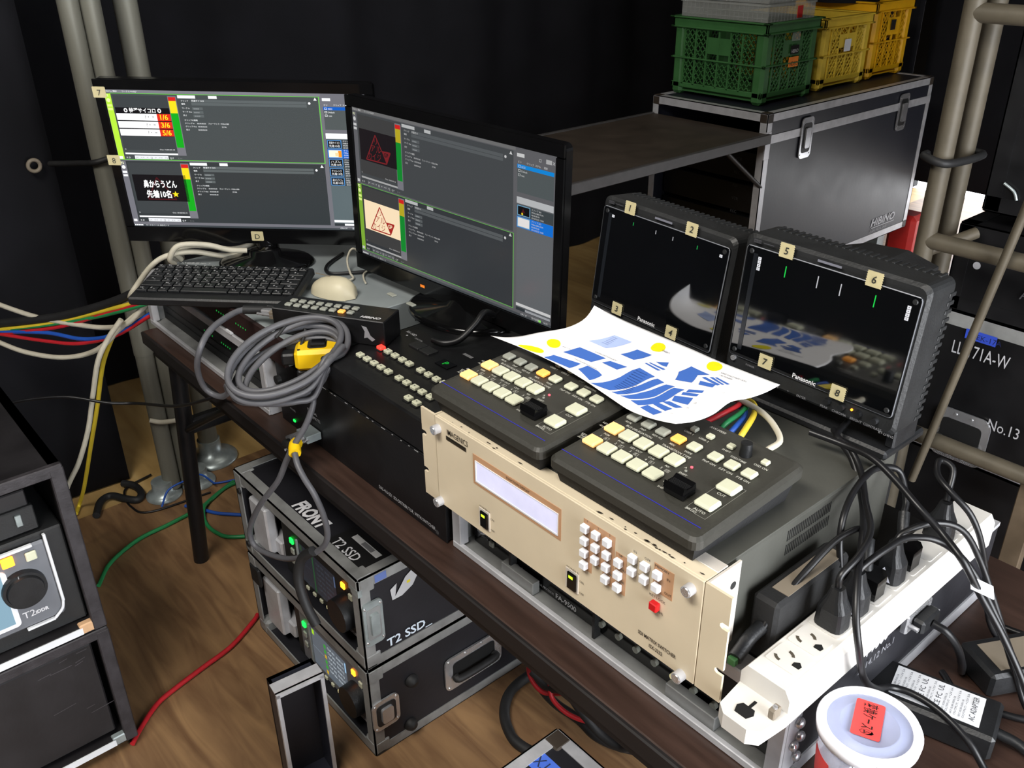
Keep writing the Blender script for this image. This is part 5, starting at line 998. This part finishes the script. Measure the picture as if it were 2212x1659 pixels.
def flight_case(label, lo, hi, open_=None, skin='laminate', trim='aluminium', tw=.022, cat='flight case', corners=True, name='flight_case', band=None, group=None):
    lo, hi = V(lo), V(hi); t = thing(name, label, cat, ((lo.x+hi.x)/2, (lo.y+hi.y)/2, lo.z), group); th = .009; e = .0018
    faces = {'-x': ((lo.x, lo.y, lo.z), (lo.x+th, hi.y, hi.z)), '+x': ((hi.x-th, lo.y, lo.z), (hi.x, hi.y, hi.z)), '-y': ((lo.x+th, lo.y, lo.z), (hi.x-th, lo.y+th, hi.z)), '+y': ((lo.x+th, hi.y-th, lo.z), (hi.x-th, hi.y, hi.z)), '-z': ((lo.x+th, lo.y, lo.z), (hi.x-th, hi.y-th, lo.z+th)), '+z': ((lo.x+th, lo.y, hi.z-th), (hi.x-th, hi.y-th, hi.z))}
    for k, (a, b) in faces.items():
        if k == open_: continue
        MB().box(a, b).build('panel', skin, t)
    for ax in range(3):
        o1, o2 = [i for i in range(3) if i != ax]
        for s1 in (0, 1):
            for s2 in (0, 1):
                mb = MB()
                for (i, s_, j, r_) in ((o1, s1, o2, s2), (o2, s2, o1, s1)):
                    a = [0, 0, 0]; b = [0, 0, 0]; a[ax], b[ax] = lo[ax]+.002, hi[ax]-.002
                    if s_: a[i], b[i] = hi[i]-.001, hi[i]+e
                    else: a[i], b[i] = lo[i]-e, lo[i]+.001
                    if r_: a[j], b[j] = hi[j]-tw, hi[j]+e
                    else: a[j], b[j] = lo[j]-e, lo[j]+tw
                    mb.box(a, b)
                mb.build('edge_trim', trim, t)
    if corners:
        for sx in (0, 1):
            for sy in (0, 1):
                for sz in (0, 1):
                    c0 = V(((lo.x, hi.x)[sx], (lo.y, hi.y)[sy], (lo.z, hi.z)[sz])); d = V((1-2*sx, 1-2*sy, 1-2*sz))*.036; q_ = c0-V((1-2*sx, 1-2*sy, (1-2*sz)*(0 if sz == 0 else 1)))*.003
                    a = V([min(q_[i], c0[i]+d[i]) for i in range(3)]); b = V([max(q_[i], c0[i]+d[i]) for i in range(3)])
                    MB().box(a, b, .006).build('corner_cap', 'aluminium_dull' if trim != 'aluminium' else 'shelf_brown', t)
    if band is not None:
        for a, b in (((hi.x-.001, lo.y, band), (hi.x+.003, hi.y, band+.03)), ((lo.x, lo.y-.003, band), (hi.x, lo.y+.001, band+.03))): MB().box(a, b).build('tongue_strip', trim, t)
    return t
def recorder(label, x0, x1, yf, z0, z1, bright, depth=.3):
    t = thing('disk_recorder', label, 'recorder', ((x0+x1)/2, yf+depth/2, z0))
    MB().box((x0, yf, z0), (x1, yf+depth, z1), .003).build('body', 'dark_grey', t); W = x1-x0; H = z1-z0
    MB().box((x0+.10*W, yf-.004, z0+.06*H), (x0+.93*W, yf, z1-.05*H), .002).build('face', 'device_grey' if bright else 'dark_grey', t)
    p = Paint((0, yf-.0042, 0)); a, b, c, d = x0+.26*W, x0+.70*W, z0+.16*H, z0+.70*H
    p.rect(a, c, b, d, '#56606a' if bright else '#20242c'); p.rect(a+.003, d-.016, a+.012, d-.002, '#a8e020' if bright else '#28402c', 1)
    for k in range(6): p.rect(a+.36*(b-a), c+.05*(d-c)+k*.145*(d-c), a+.42*(b-a), c+.15*(d-c)+k*.145*(d-c), '#2c9a34' if k % 3 else '#c8a020', 1) if bright else p.rect(a+.36*(b-a), c, a+.40*(b-a), d, '#28442c', 1)
    for k in range(6): p.text('CLIP 00%d  00:00:1%d' % (k+1, k), a+.47*(b-a), d-.016-k*.0125, .006, '#c8d4dc' if bright else '#3c424a', 2, width=.45*(b-a))
    p.rect(b-.006, d-.03, b-.001, d-.004, '#9ac4e8' if bright else '#4a5a78', 2); p.rect(a, c+.5*(d-c), a+.34*(b-a), c+.51*(d-c), '#80909a' if bright else '#30343a', 1); p.build('touch_screen', 'screen_normal', t)
    MB().box((a-.010, yf-.0075, c-.004), (a-.004, yf, d+.004), .001).build('screen_rail', 'zinc', t)
    bt_ = btn(.013, .013, .004, .001)
    for x, z, m_ in ((x0+.17*W, z0+.63*H, 'lamp_green'), (x0+.17*W, z0+.48*H, 'button_grey'), (x0+.17*W, z0+.33*H, 'button_grey'), (x0+.80*W, z0+.69*H, 'lamp_orange'), (x0+.88*W, z0+.62*H, 'button_white')): inst('button', bt_, t, (x, yf-.004, z), m_, R90)
    sb = btn(.011, .008, .004, .001)
    for k in range(5): inst('transport_key', sb, t, (x0+(.32+.085*k)*W, yf-.004, z0+.10*H), ('button_white', 'button_white', 'button_white', 'button_lit', 'red_plastic')[k], R90)
    kx, kz = x0+.82*W, z0+.36*H
    MB().cyl((kx, yf-.004, kz), (kx, yf-.030, kz), .036, .034, n=32).build('jog_dial', 'black_plastic', t)
    p = Paint((0, yf-.0043, 0)); p.text('T2', x0+.74*W, z0+.07*H, .012, '#c8c8cc'); p.text('iDDR', x0+.82*W, z0+.07*H, .008, '#a8a8ac', bold=.03); p.build('lettering', 'print_ink', t)
    return t
X0, X1 = -.806, -.312
for lab, z0, z1, up in (('lower flight case of the stack on the floor under the table', 0.001, .226, False), ('upper flight case of the stack with FRONT lettering on its lid', .232, .445, True)):
    t = flight_case(lab, (X0, .051, z0), (X1, .50, z1), '-y', trim='aluminium_dull')
    recorder('disk recorder with lit screen in the lower stacked flight case' if not up else 'disk recorder with dim screen in the upper stacked flight case', -.655, -.335, .072, z0+.022, z1-.018, not up)
    for xa in (X0+.028, ): MB().box((xa, .060, z0+.035), (xa+.075, .085, z1-.06), .004).build('rack_bracket', 'aluminium', t); MB().box((xa+.03, .075, z0+.035), (xa+.10, .105, z0+.075), .004).build('rack_bracket_foot', 'aluminium', t)
    if up:
        q = Paint((0, 0, z1+.0004), (1, 0, 0), (0, 1, 0), (0, 0, 1)); q.text('FRONT', -.600, .078, .030, '#d8d8dc', bold=.045, shear=.12, width=.108)
        q.rect(-.455, .064, -.335, .135, '#0c0c0d'); q.text('T2 SSD_', -.445, .075, .022, '#c4c4c8', 2, bold=.01, width=.095); q.rect(-.43, .112, -.345, .126, '#b8b8b8', 2); q.rect(-.40, .114, -.365, .124, '#6a6a6c', 3); q.build('lid_lettering', 'print_ink', t)
        p = Paint((X1, 0, 0), (0, 1, 0), (0, 0, 1), (1, 0, 0), lift=.0025); p.text('T2 SSD_', .098, .262, .020, '#d0dce8', bold=.02, width=.105); p.build('side_lettering', 'print_ink', t); p = Paint((X1, 0, 0), (0, 1, 0), (0, 0, 1), (1, 0, 0), lift=.0025); p.poly([(.115, .392), (.13, .400), (.125, .372), (.15, .405), (.172, .418), (.176, .395), (.165, .378), (.14, .366), (.118, .366)], '#b4b4b6'); p.rect(.152, .388, .160, .394, '#d0c030', 1); p.build('torn_tape', 'print_ink', t); p = Paint((X1, 0, 0), (0, 1, 0), (0, 0, 1), (1, 0, 0), lift=.0025); p.rect(.085, .425, .11, .4415, '#5a6ea8', 1); p.build('blue_sticker', 'print_ink', t)
        latch(t, (X1+.002, .073, .34), (0, 1, 0), (0, 0, 1), (1, 0, 0), .042, .10); MB().box((X1-.022, .0475, .41), (X1+.003, .056, .425)).build('clasp', 'zinc', t)
        for z in (.26, .40): MB().cyl((X0+.02, .0485, z), (X0+.02, .044, z), .007, n=12).build('foot_stud', 'rubber_cable', t)
    else:
        latch(t, (X1+.002, .080, .105), (0, 1, 0), (0, 0, 1), (1, 0, 0), .062, .075, 'chrome'); handle(t, (X1+.002, .30, .100), (0, 1, 0), (0, 0, 1), (1, 0, 0), .15, .085)
        for y, z in ((.145, .145), (.135, .032)): MB().lathe([(.0, .014), (.010, .012), (.0145, .004), (.0145, 0)], (0, 0, 0), 16).xform(Matrix.Translation((X1+.001, y, z)) @ Matrix.Rotation(math.pi/2, 4, 'Y')).build('rubber_bumper', 'rubber_cable', t)
        MB().box((X0+.004, .045, .15), (X0+.05, .053, .20), .004).build('strap_clip', 'rubber_cable', t)
# upright lid in front of the stacked cases
lx, ly, lz = -.365, -.128, .30
m = Matrix.Translation((-.335, -.075, .001)) @ Matrix.Rotation(math.radians(-6), 4, 'Z')
t = thing('case_lid', 'black case lid with aluminium rim standing upright on the floor', 'lid', (-.335, -.075, .001))
m = m @ Matrix.Translation((.0, 0, 0))
hL, wL, dL = .262, .088, .05
MB().box((-dL, -wL/2, 0), (-dL+.008, wL/2, hL), 0, m).build('lid_panel', 'laminate', t)
for a, b in (((-dL, -wL/2, hL-.008), (0, wL/2, hL)), ((-dL, -wL/2, 0), (0, wL/2, .008)), ((-dL, -wL/2, 0), (0, -wL/2+.006, hL)), ((-dL, wL/2-.006, 0), (0, wL/2, hL))): MB().box(a, b, 0, m).build('lid_wall', 'laminate_blue', t)
for a, b in (((-.004, -wL/2-.002, hL-.007), (.003, wL/2+.002, hL+.002)), ((-.004, -wL/2-.002, 0), (.003, -wL/2+.005, hL)), ((-.004, wL/2-.005, 0), (.003, wL/2+.002, hL)), ((-.03, -wL/2-.002, hL), (0, wL/2+.002, hL+.002))): MB().box(a, b, 0, m).build('rim_trim', 'aluminium', t)
for y, z in ((0, .235), (.002, .222)): MB().cyl(m @ V((-dL+.008, y, z)), m @ V((-dL+.011, y, z)), .003, n=8).build('rivet', 'chrome', t)
# equipment case poking out below the table edge
t = flight_case('black case with blue taped label half under the table', (.07, -.20, .001), (.52, .185, .30), None, trim='aluminium')
p = Paint((0, 0, .3002), (1, 0, 0), (0, 1, 0), (0, 0, 1)); p.rect(.085, .10, .165, .135, '#4a70d8'); p.rect(.165, .10, .24, .135, '#4a70d8'); p.text('CAMERA TX', .215, .128, .020, '#26304e', 2, 'l', rot=math.pi, width=.125); p.build('lid_lettering', 'print_ink', t)
latch(t, (.30, .09, .3002), (1, 0, 0), (0, 1, 0), (0, 0, 1), .05, .06, 'chrome')

# ================================================================== left cabinets facing the operator
FX, YE_ = -.660, -.297
for lab, z0, z1, top in (('lower black rack cabinet at the operator\'s side', .022, .312, False), ('upper black rack cabinet with the jog dial recorder', .316, .674, True)):
    t = thing('rack_cabinet', lab, 'cabinet', (FX-.25, YE_-.27, z0)); y0 = YE_-.54; x0 = FX-.48; th = .018
    MB().box((x0, y0, z0), (FX-.03, y0+th, z1)).build('side_panel', 'cabinet_black', t); MB().box((x0, YE_-th, z0), (FX-.001, YE_, z1)).build('side_panel', 'cabinet_black', t)
    MB().box((x0, y0, z1-th), (FX-.001, YE_, z1)).build('top_panel', 'cabinet_black', t); MB().box((x0, y0, z0), (FX-.001, YE_, z0+th)).build('bottom_panel', 'cabinet_black', t); MB().box((x0, y0, z0), (x0+.01, YE_, z1)).build('back_panel', 'cabinet_black', t)
    MB().box((FX-.012, YE_-.022, z0-.0005), (FX+.002, YE_+.002, z1-.004), .002).build('front_edge', 'cabinet_edge', t); MB().box((FX-.012, y0, z1-.02), (FX+.0015, YE_+.001, z1+.0015), .002).build('front_edge', 'cabinet_edge', t)
    MB().box((FX-.010, y0, z0+.002), (FX+.001, YE_-.04, z0+.016)).build('bottom_strip', 'label_white', t)
    MB().box((FX-.014, YE_-.045, z0+.001), (FX+.0005, YE_-.001, z0+.022), .002).build('corner_plate', 'wood_raw' if top else 'zinc', t)
    if not top:
        MB().box((FX-.03, y0+.01, z0+.03), (FX-.012, YE_-.032, z1-.03), .003).build('front_door', 'cabinet_black', t)
        p = Paint((FX-.012, 0, 0), (0, 1, 0), (0, 0, 1), (1, 0, 0)); rnd = random.Random(9)
        for k in range(9): y = rnd.uniform(-.5, -.35); z = rnd.choice([rnd.uniform(.24, .275), rnd.uniform(.1, .2)]); p.line((y, z), (y+rnd.uniform(.01, .05), z+rnd.uniform(0, .004)), .0012, '#4a464a')
        p.build('scratches', 'print_ink', t, 'stuff')
    else:
        MB().box((FX-.05, y0+.02, .575), (FX-.038, YE_-.06, .63), .002).build('blank_panel', 'cabinet_black', t); dr = MB().box((FX-.044, y0+.02, .552), (FX-.030, YE_-.055, .600), .002).build('drawer_front', 'dark_grey', t)
        MB().box((FX-.030, -.385, .600-.03), (FX-.024, -.375, .600-.008), .001).build('drawer_catch', 'zinc', dr)
    for yy in (YE_-.06, y0+.06):
        for xx in (FX-.06, FX-.42):
            if not top: MB().cyl((xx, yy-.012, .0215), (xx, yy+.012, .0215), .0213, n=14).build('caster', 'zinc', t)
# jog dial recorder in the upper cabinet
t = thing('disk_recorder', 'grey recorder with large jog dial inside the upper rack cabinet', 'recorder', (FX-.2, -.52, .336))
MB().box((FX-.40, -.80, .336), (FX-.022, YE_-.022, .548), .003).build('body', 'dark_grey', t)
MB().box((FX-.024, -.80, .370), (FX-.014, -.352, .535), .006).build('face', 'device_grey', t)
for a, b in (((-.78, .533), (-.374, .538)), ((-.3545, .40), (-.3495, .548)), ((-.42, .368), (-.372, .372))): MB().box((FX-.016, a[0], a[1]), (FX-.008, b[0], b[1]), .001).build('bezel_strip', 'label_white', t)
MB().tube([(FX-.011, -.352, .402), (FX-.011, -.357, .385), (FX-.011, -.372, .371)], .0028, 6).build('bezel_corner', 'label_white', t)
MB().prism(rrect(.10, .12, .008), (FX-.0138, -.475, .445), (0, 1, 0), (0, 0, 1), (1, 0, 0), 0, .003).build('screen_frame', 'label_white', t)
p = Paint((FX-.0108, 0, 0), (0, 1, 0), (0, 0, 1), (1, 0, 0)); p.rect(-.517, .393, -.434, .498, '#8fb4c8'); p.build('touch_screen', 'screen_normal', t)
RY = (0, math.radians(90), 0)
inst('button', btn(.020, .020, .005, .0015), t, (FX-.014, -.417, .519), 'lamp_orange', RY); inst('button', btn(.018, .018, .005, .0015), t, (FX-.014, -.380, .515), 'button_white', RY)
MB().cyl((FX-.014, -.405, .457), (FX-.002, -.405, .457), .037, .036, n=36).cyl((FX-.002, -.405, .457), (FX+.004, -.405, .457), .031, .029, n=36).build('jog_dial', 'black_plastic', t)
p = Paint((FX+.0002, 0, 0), (0, 1, 0), (0, 0, 1), (1, 0, 0)); p.rect(-.4105, .484, -.4090, .4925, '#8a8a8c'); p.build('dial_mark', 'print_ink', t)
p = Paint((FX-.0138, 0, 0), (0, 1, 0), (0, 0, 1), (1, 0, 0)); p.text('T2', -.420, .393, .014, '#d8d8da'); p.text('iDDR', -.399, .394, .007, '#d8d8da', bold=.04, width=.022); p.build('lettering', 'print_ink', t)
single('paper_scrap', 'torn white paper scrap on the upper rack cabinet', 'paper', MB().prism([(0, 0), (.022, .004), (.018, .03), (-.002, .024)], (FX-.12, -.40, .6762), (1, 0, 0), (0, 1, 0), (0, 0, 1), 0, .0006), 'paper_white')

# ================================================================== big flight case, shelf and crates
CX0, CX1, CY0, CY1, CZ0, CZ1 = -1.581, -1.05, 2.24, 3.42, .205, .861
t = flight_case('large black flight case carrying three plastic crates', (CX0, CY0, CZ0), (CX1, CY1, CZ1), '-y', skin='laminate_blue', tw=.028, band=.755)
for y in (2.49, 3.19):
    latch(t, (CX1+.004, y, .745), (0, 1, 0), (0, 0, 1), (1, 0, 0), .075, .15, 'chrome')
p = Paint((CX1, 0, 0), (0, 1, 0), (0, 0, 1), (1, 0, 0), lift=.002); p.text('HIBINO', 3.10, .268, .034, '#b8b8bc', bold=.03, shear=.2, width=.20); p.rect(3.11, .258, 3.30, .262, '#b8b8bc'); p.text('AUDIO VISUAL SALES', 3.10, .242, .012, '#9a9a9e', width=.14); p.build('side_lettering', 'print_ink', t)
MB().box((CX1-.003, CY0-.004, .70), (CX1+.003, CY0+.03, .80), .002).build('hinge_plate', 'aluminium', t)
for x in (CX0+.08, CX1-.08):
    for y in (CY0+.1, CY1-.1):
        c_ = MB().cyl((x-.02, y, .055), (x+.02, y, .055), .0545, n=20).build('caster', 'rubber_cable', t); MB().box((x-.028, y-.03, .06), (x+.028, y+.03, CZ0)).build('caster_fork', 'zinc', c_)
mb = MB()
for k in range(4): MB().box((CX0+.03, CY0+.06, CZ0+.03+k*.12), (CX1-.03, CY0+.35, CZ0+.135+k*.12), .002).build('inner_unit', 'black_metal', t)
p = Paint((0, CY0+.058, 0)); 
for k in range(10): p.rect(CX1-.06, CZ0+.05+k*.045, CX1-.05, CZ0+.056+k*.045, '#6a6a6a'); p.text(('FS1', 'REC', 'VTR')[k % 3], CX1-.16, CZ0+.06+k*.05, .012, '#4a4a4e')
p.build('unit_marks', 'print_ink', t)
t = thing('drop_leaf_shelf', 'dark hinged shelf leaf propped out from the large flight case', 'shelf', (-1.315, 1.60, .765))
MB().box((CX0+.01, 1.02, .775), (CX1+.02, CY0-.006, .795)).build('shelf_board', 'shelf_brown', t)
for xa, xb in ((CX0-.002, CX0+.016), (CX1+.012, CX1+.028)): MB().box((xa, 1.01, .765), (xb, CY0-.006, .799), .002).build('edge_trim', 'dark_trim', t)
MB().box((CX0, 1.005, .765), (CX1+.026, 1.022, .799), .002).build('edge_trim', 'dark_trim', t)
MB().tube([(CX1+.012, 2.0, .77), (CX1-.005, CY0+.01, .60)], .008, smooth_path=False).build('support_strut', 'dark_trim', t)

def crate(label, x0, y0, sx, sy, z0, h, m_, tapes=()):
    t = thing('plastic_crate', label, 'crate', (x0+sx/2, y0+sy/2, z0), 'stacking crates on the large flight case')
    x1, y1 = x0+sx, y0+sy; w_ = .006; c = .05; z1 = z0+h
    MB().box((x0+.01, y0+.01, z0+.012), (x1-.01, y1-.01, z0+.018)).build('bottom', m_, t)
    for ax, ay in ((x0, y0), (x1-c, y0), (x0, y1-c), (x1-c, y1-c)): MB().box((ax, ay, z0), (ax+c, ay+c, z1-.03), .012).build('corner_post', m_, t)
    def ring(nm, o_, za, zb, wd): 
        MB().box((x0-o_, y0-o_, za), (x1+o_, y0-o_+wd, zb), .002).box((x0-o_, y1+o_-wd, za), (x1+o_, y1+o_, zb), .002).box((x0-o_, y0-o_, za), (x0-o_+wd, y1+o_, zb), .002).box((x1+o_-wd, y0-o_, za), (x1+o_, y1+o_, zb), .002).build(nm, m_, t)
    ring('rim_flange', .014, z1-.006, z1, .024); ring('rim_flange', .010, z1-.040, z1-.034, .02); ring('rim_band', .004, z1-.038, z1, .010); ring('rib', .006, z0+h*.47, z0+h*.47+.006, .012); ring('foot_band', .0, z0+.026, z0+.045, .010)
    for nm, o_, u_, L_ in (('lattice', V((x0, y0, 0)), V((1, 0, 0)), sx), ('lattice', V((x1-.006, y0, 0)), V((0, 1, 0)), sy), ('lattice', V((x0, y1-.006, 0)), V((1, 0, 0)), sx), ('lattice', V((x0, y0, 0)), V((0, 1, 0)), sy)):
        mb = MB(); nrm = V((abs(u_.y), abs(u_.x), 0)); n_ = max(4, int((L_-2*c)/.048))
        for r_, (za, zb) in enumerate(((z0+.04, z0+h*.47), (z0+h*.47+.006, z1-.036))):
            for k in range(n_):
                a = c+(L_-2*c)*k/n_; b = c+(L_-2*c)*(k+1)/n_
                mb.box(*[tuple(min(p_[i], q_[i]) for i in range(3)) if s_ == 0 else tuple(max(p_[i], q_[i]) for i in range(3)) for s_, p_, q_ in ((0, o_+u_*a+V((0, 0, za)), o_+u_*(a+.007)+nrm*.006+V((0, 0, zb))), (1, o_+u_*a+V((0, 0, za)), o_+u_*(a+.007)+nrm*.006+V((0, 0, zb))))])
                solid = r_ == 1 and abs((a+b)/2-L_/2) < .055
                if solid:
                    mb.prism([(a, za+.02), (b+.004, za+.02), (b+.004, zb-.03), (a, zb-.03)], o_, u_, (0, 0, 1), nrm, .001, .005); continue
                sw = b-a; n2 = int((zb-za)/.027)+int(sw/.027)
                for d_ in range(-int(sw/.02)-1, n2+1):
                    for sg in (1, -1):
                        s0 = za+d_*.027; A = (a, s0) if sg > 0 else (b, s0); Bp = (b, s0+sw*1.25) if sg > 0 else (a, s0+sw*1.25)
                        if Bp[1] < za or A[1] > zb: continue
                        def cl(P0, P1, zz): tt = (zz-P0[1])/(P1[1]-P0[1]); return (P0[0]+(P1[0]-P0[0])*tt, zz)
                        if A[1] < za: A = cl(A, Bp, za)
                        if Bp[1] > zb: Bp = cl(A, Bp, zb) if A[1] < zb else Bp
                        dx_, dz_ = Bp[0]-A[0], Bp[1]-A[1]; l_ = math.hypot(dx_, dz_)
                        if l_ < .004: continue
                        nx, nz = -dz_/l_*.0016, dx_/l_*.0016
                        mb.prism([(A[0]+nx, A[1]+nz), (A[0]-nx, A[1]-nz), (Bp[0]-nx, Bp[1]-nz), (Bp[0]+nx, Bp[1]+nz)], o_, u_, (0, 0, 1), nrm, .0015, .0045)
        ob = mb.build(nm+'_panel', m_, t); ob['kind'] = 'stuff'
    for y, z, dy, dz, mm, tx in tapes:
        o_ = MB().box((x1+.004, y, z), (x1+.0052, y+dy, z+dz)).build('sticker', mm, t)
        if tx: p = Paint((x1+.0054, 0, 0), (0, 1, 0), (0, 0, 1), (1, 0, 0)); p.text(tx, y+.004, z+.004, dz*.45, '#c8c8c8' if mm == 'foam_black' else '#402010', width=dy-.008); p.build('sticker_print', 'print_ink', o_)
    return t
crate('green plastic crate holding clear baskets', -1.571, 2.325, .42, .325, .863, .283, 'crate_green', [(2.475, 1.03, .05, .03, 'foam_black', 'HIBINO'), (2.47, .985, .06, .035, 'orange_mark', 'VIDEO'), (2.475, 1.075, .05, .03, 'clear_plastic', '')])
crate('pale yellow plastic crate in the middle of the three', -1.577, 2.735, .40, .335, .863, .268, 'crate_yellow', [(2.88, 1.0, .045, .045, 'label_white', '')])
crate('deep amber yellow plastic crate farthest from the shelf leaf', -1.575, 3.12, .385, .29, .863, .30, 'crate_amber', [(3.24, 1.05, .035, .04, 'dark_grey', 'No.2')])
def basket(label, x0, y0, sx, sy, z0, h):
    t = thing('clear_basket', label, 'basket', (x0+sx/2, y0+sy/2, z0)); mb = MB(); w_ = .004
    MB().box((x0, y0, z0), (x0+sx, y0+sy, z0+w_)).build('bottom', 'clear_plastic', t)
    for a, b in (((x0, y0, z0), (x0+sx, y0+w_, z0+h)), ((x0, y0+sy-w_, z0), (x0+sx, y0+sy, z0+h)), ((x0, y0, z0), (x0+w_, y0+sy, z0+h)), ((x0+sx-w_, y0, z0), (x0+sx, y0+sy, z0+h))): MB().box(a, b).build('wall', 'clear_plastic', t)
    g = MB()
    for k in range(int(sx/.02)): g.box((x0+k*.02, y0-.0015, z0), (x0+k*.02+.003, y0, z0+h))
    for k in range(int(sy/.02)): g.box((x0+sx, y0+k*.02, z0), (x0+sx+.0015, y0+k*.02+.003, z0+h))
    for k in range(int(h/.02)): g.box((x0, y0-.0015, z0+k*.02), (x0+sx, y0, z0+k*.02+.003)); g.box((x0+sx, y0, z0+k*.02), (x0+sx+.0015, y0+sy, z0+k*.02+.003))
    g.build('grid_ribs', 'clear_plastic', t); MB().box((x0-.006, y0-.006, z0+h-.004), (x0+sx+.006, y0+.006, z0+h+.004), .001).box((x0+sx-.006, y0, z0+h-.004), (x0+sx+.006, y0+sy, z0+h+.004), .001).build('rim', 'clear_plastic', t)
    return t
b1 = basket('clear plastic grid basket stacked in the green crate', -1.555, 2.345, .385, .29, 1.135, .065)
MB().box((-1.168, 2.52, 1.15), (-1.1655, 2.55, 1.19)).build('red_tag', 'red_box', b1)
basket('upper clear plastic basket stacked above the green crate', -1.55, 2.35, .375, .28, 1.206, .11)
single('cloth_bundle', 'dark cloth bundle lying over the amber crate', 'cloth', MB().lathe([(0, .10), (.06, .09), (.12, .055), (.15, .02), (.15, 0)], (-1.40, 3.2, 1.155), 18), 'curtain_black')
single('red_container', 'red container standing behind the large flight case', 'container', MB().box((-1.16, 3.47, .0), (-1.03, 3.60, .235), .02), 'red_box')

# ================================================================== scaffold frame with cases at the right
t = thing('scaffold_frame', 'beige steel scaffold frame with crossbars at the table\'s far side', 'scaffold', (.4, 1.25, 0))
for x, y in ((.052, 1.20), (.052, 1.29), (1.2, 1.20), (1.2, 1.29)): MB().cyl((x, y, 0), (x, y, 2.3), .0185, n=20).build('upright', 'beige_paint', t)
for z, r_ in ((1.335, .017), (.913, .017), (.492, .017)): MB().cyl((.052, 1.20, z), (1.2, 1.20, z), r_, n=20).build('crossbar', 'beige_paint', t)
MB().cyl((.052, 1.20, .885), (.11, 1.29, .92), .012, n=10).build('short_brace', 'beige_paint', t)
for a, b in (((.245, 1.165, 1.10), (.145, 1.165, .40)), ((.46, 1.165, .40), (.30, 1.165, -.0+.002))): MB().cyl(a, b, .0085, n=12).build('brace_rod', 'beige_paint', t)
MB().tube([(.025, 1.19, 1.080), (.03, 1.173, 1.078), (.075, 1.175, 1.072), (.08, 1.31, 1.068), (.03, 1.315, 1.07)], .008, 8).build('black_strap', 'rubber_cable', t)
single('timber_post', 'raw brown timber post standing behind the scaffold', 'post', MB().box((.335, 1.222, .0), (.375, 1.248, .47), .002), 'timber')
def stack(label, z0, z1, mk, x0=.03): 
    t = flight_case(label, (x0, 1.32, z0), (.75, 1.85, z1), None, skin='black_metal', trim='aluminium_dull' if mk else 'black_metal', corners=False, tw=.03, group='cases behind the scaffold')
    return t
c1 = stack('black case lettered LL-171A-W behind the scaffold', .40, .735, True); c2 = stack('lowest black case behind the scaffold', .06, .395, False)
c3 = stack('black case lettered ADVC above the numbered case', .74, .925, False, .065); c4 = stack('tall black case topmost behind the scaffold', .96, 1.55, False, .10)
p = Paint((0, 1.32, 0), lift=.003); p.rect(.125, .685, .19, .707, '#2c46b0'); p.text('1-2EK-17A', .13, .689, .012, '#16204a', 1); p.build('blue_tape', 'print_ink', c1); p = Paint((0, 1.32, 0), lift=.003); p.text('LL-171A-W', .105, .645, .030, '#b8b8bc', width=.12); p.text('No.13', .215, .50, .026, '#a8a8ac', width=.065); p.build('front_lettering', 'print_ink', c1)
handle(c1, (.165, 1.3165, .458), (1, 0, 0), (0, 0, 1), (0, -1, 0), .12, .12)
p = Paint((0, 1.32, 0), lift=.003); p.text('ADVC', .21, .80, .022, '#4a4a4e'); p.disc(.115, .845, .008, '#9a9a9e'); p.build('front_lettering', 'print_ink', c3)
p = Paint((0, 1.32, 0), lift=.003); p.disc(.16, 1.16, .008, '#8a8a8e'); p.build('front_studs', 'print_ink', c4)
for x, z in ((.13, 1.02), (.15, 1.28), (.22, 1.0)): MB().tube([(x, 1.316, z), (x+.022, 1.314, z-.012), (x+.030, 1.316, z-.028)], .003, 6).build('catch_hook', 'zinc', c4)
t = single('equipment_cover', 'black hard cover standing behind the small monitors', 'cover', MB().prism([(-.175, .865), (-.074, .905), (.026, .940), (.106, .945), (.166, .930), (.166, .001), (-.175, .001)], (0, .90, 0), (1, 0, 0), (0, 0, 1), (0, 1, 0), 0, .12), 'black_rough')
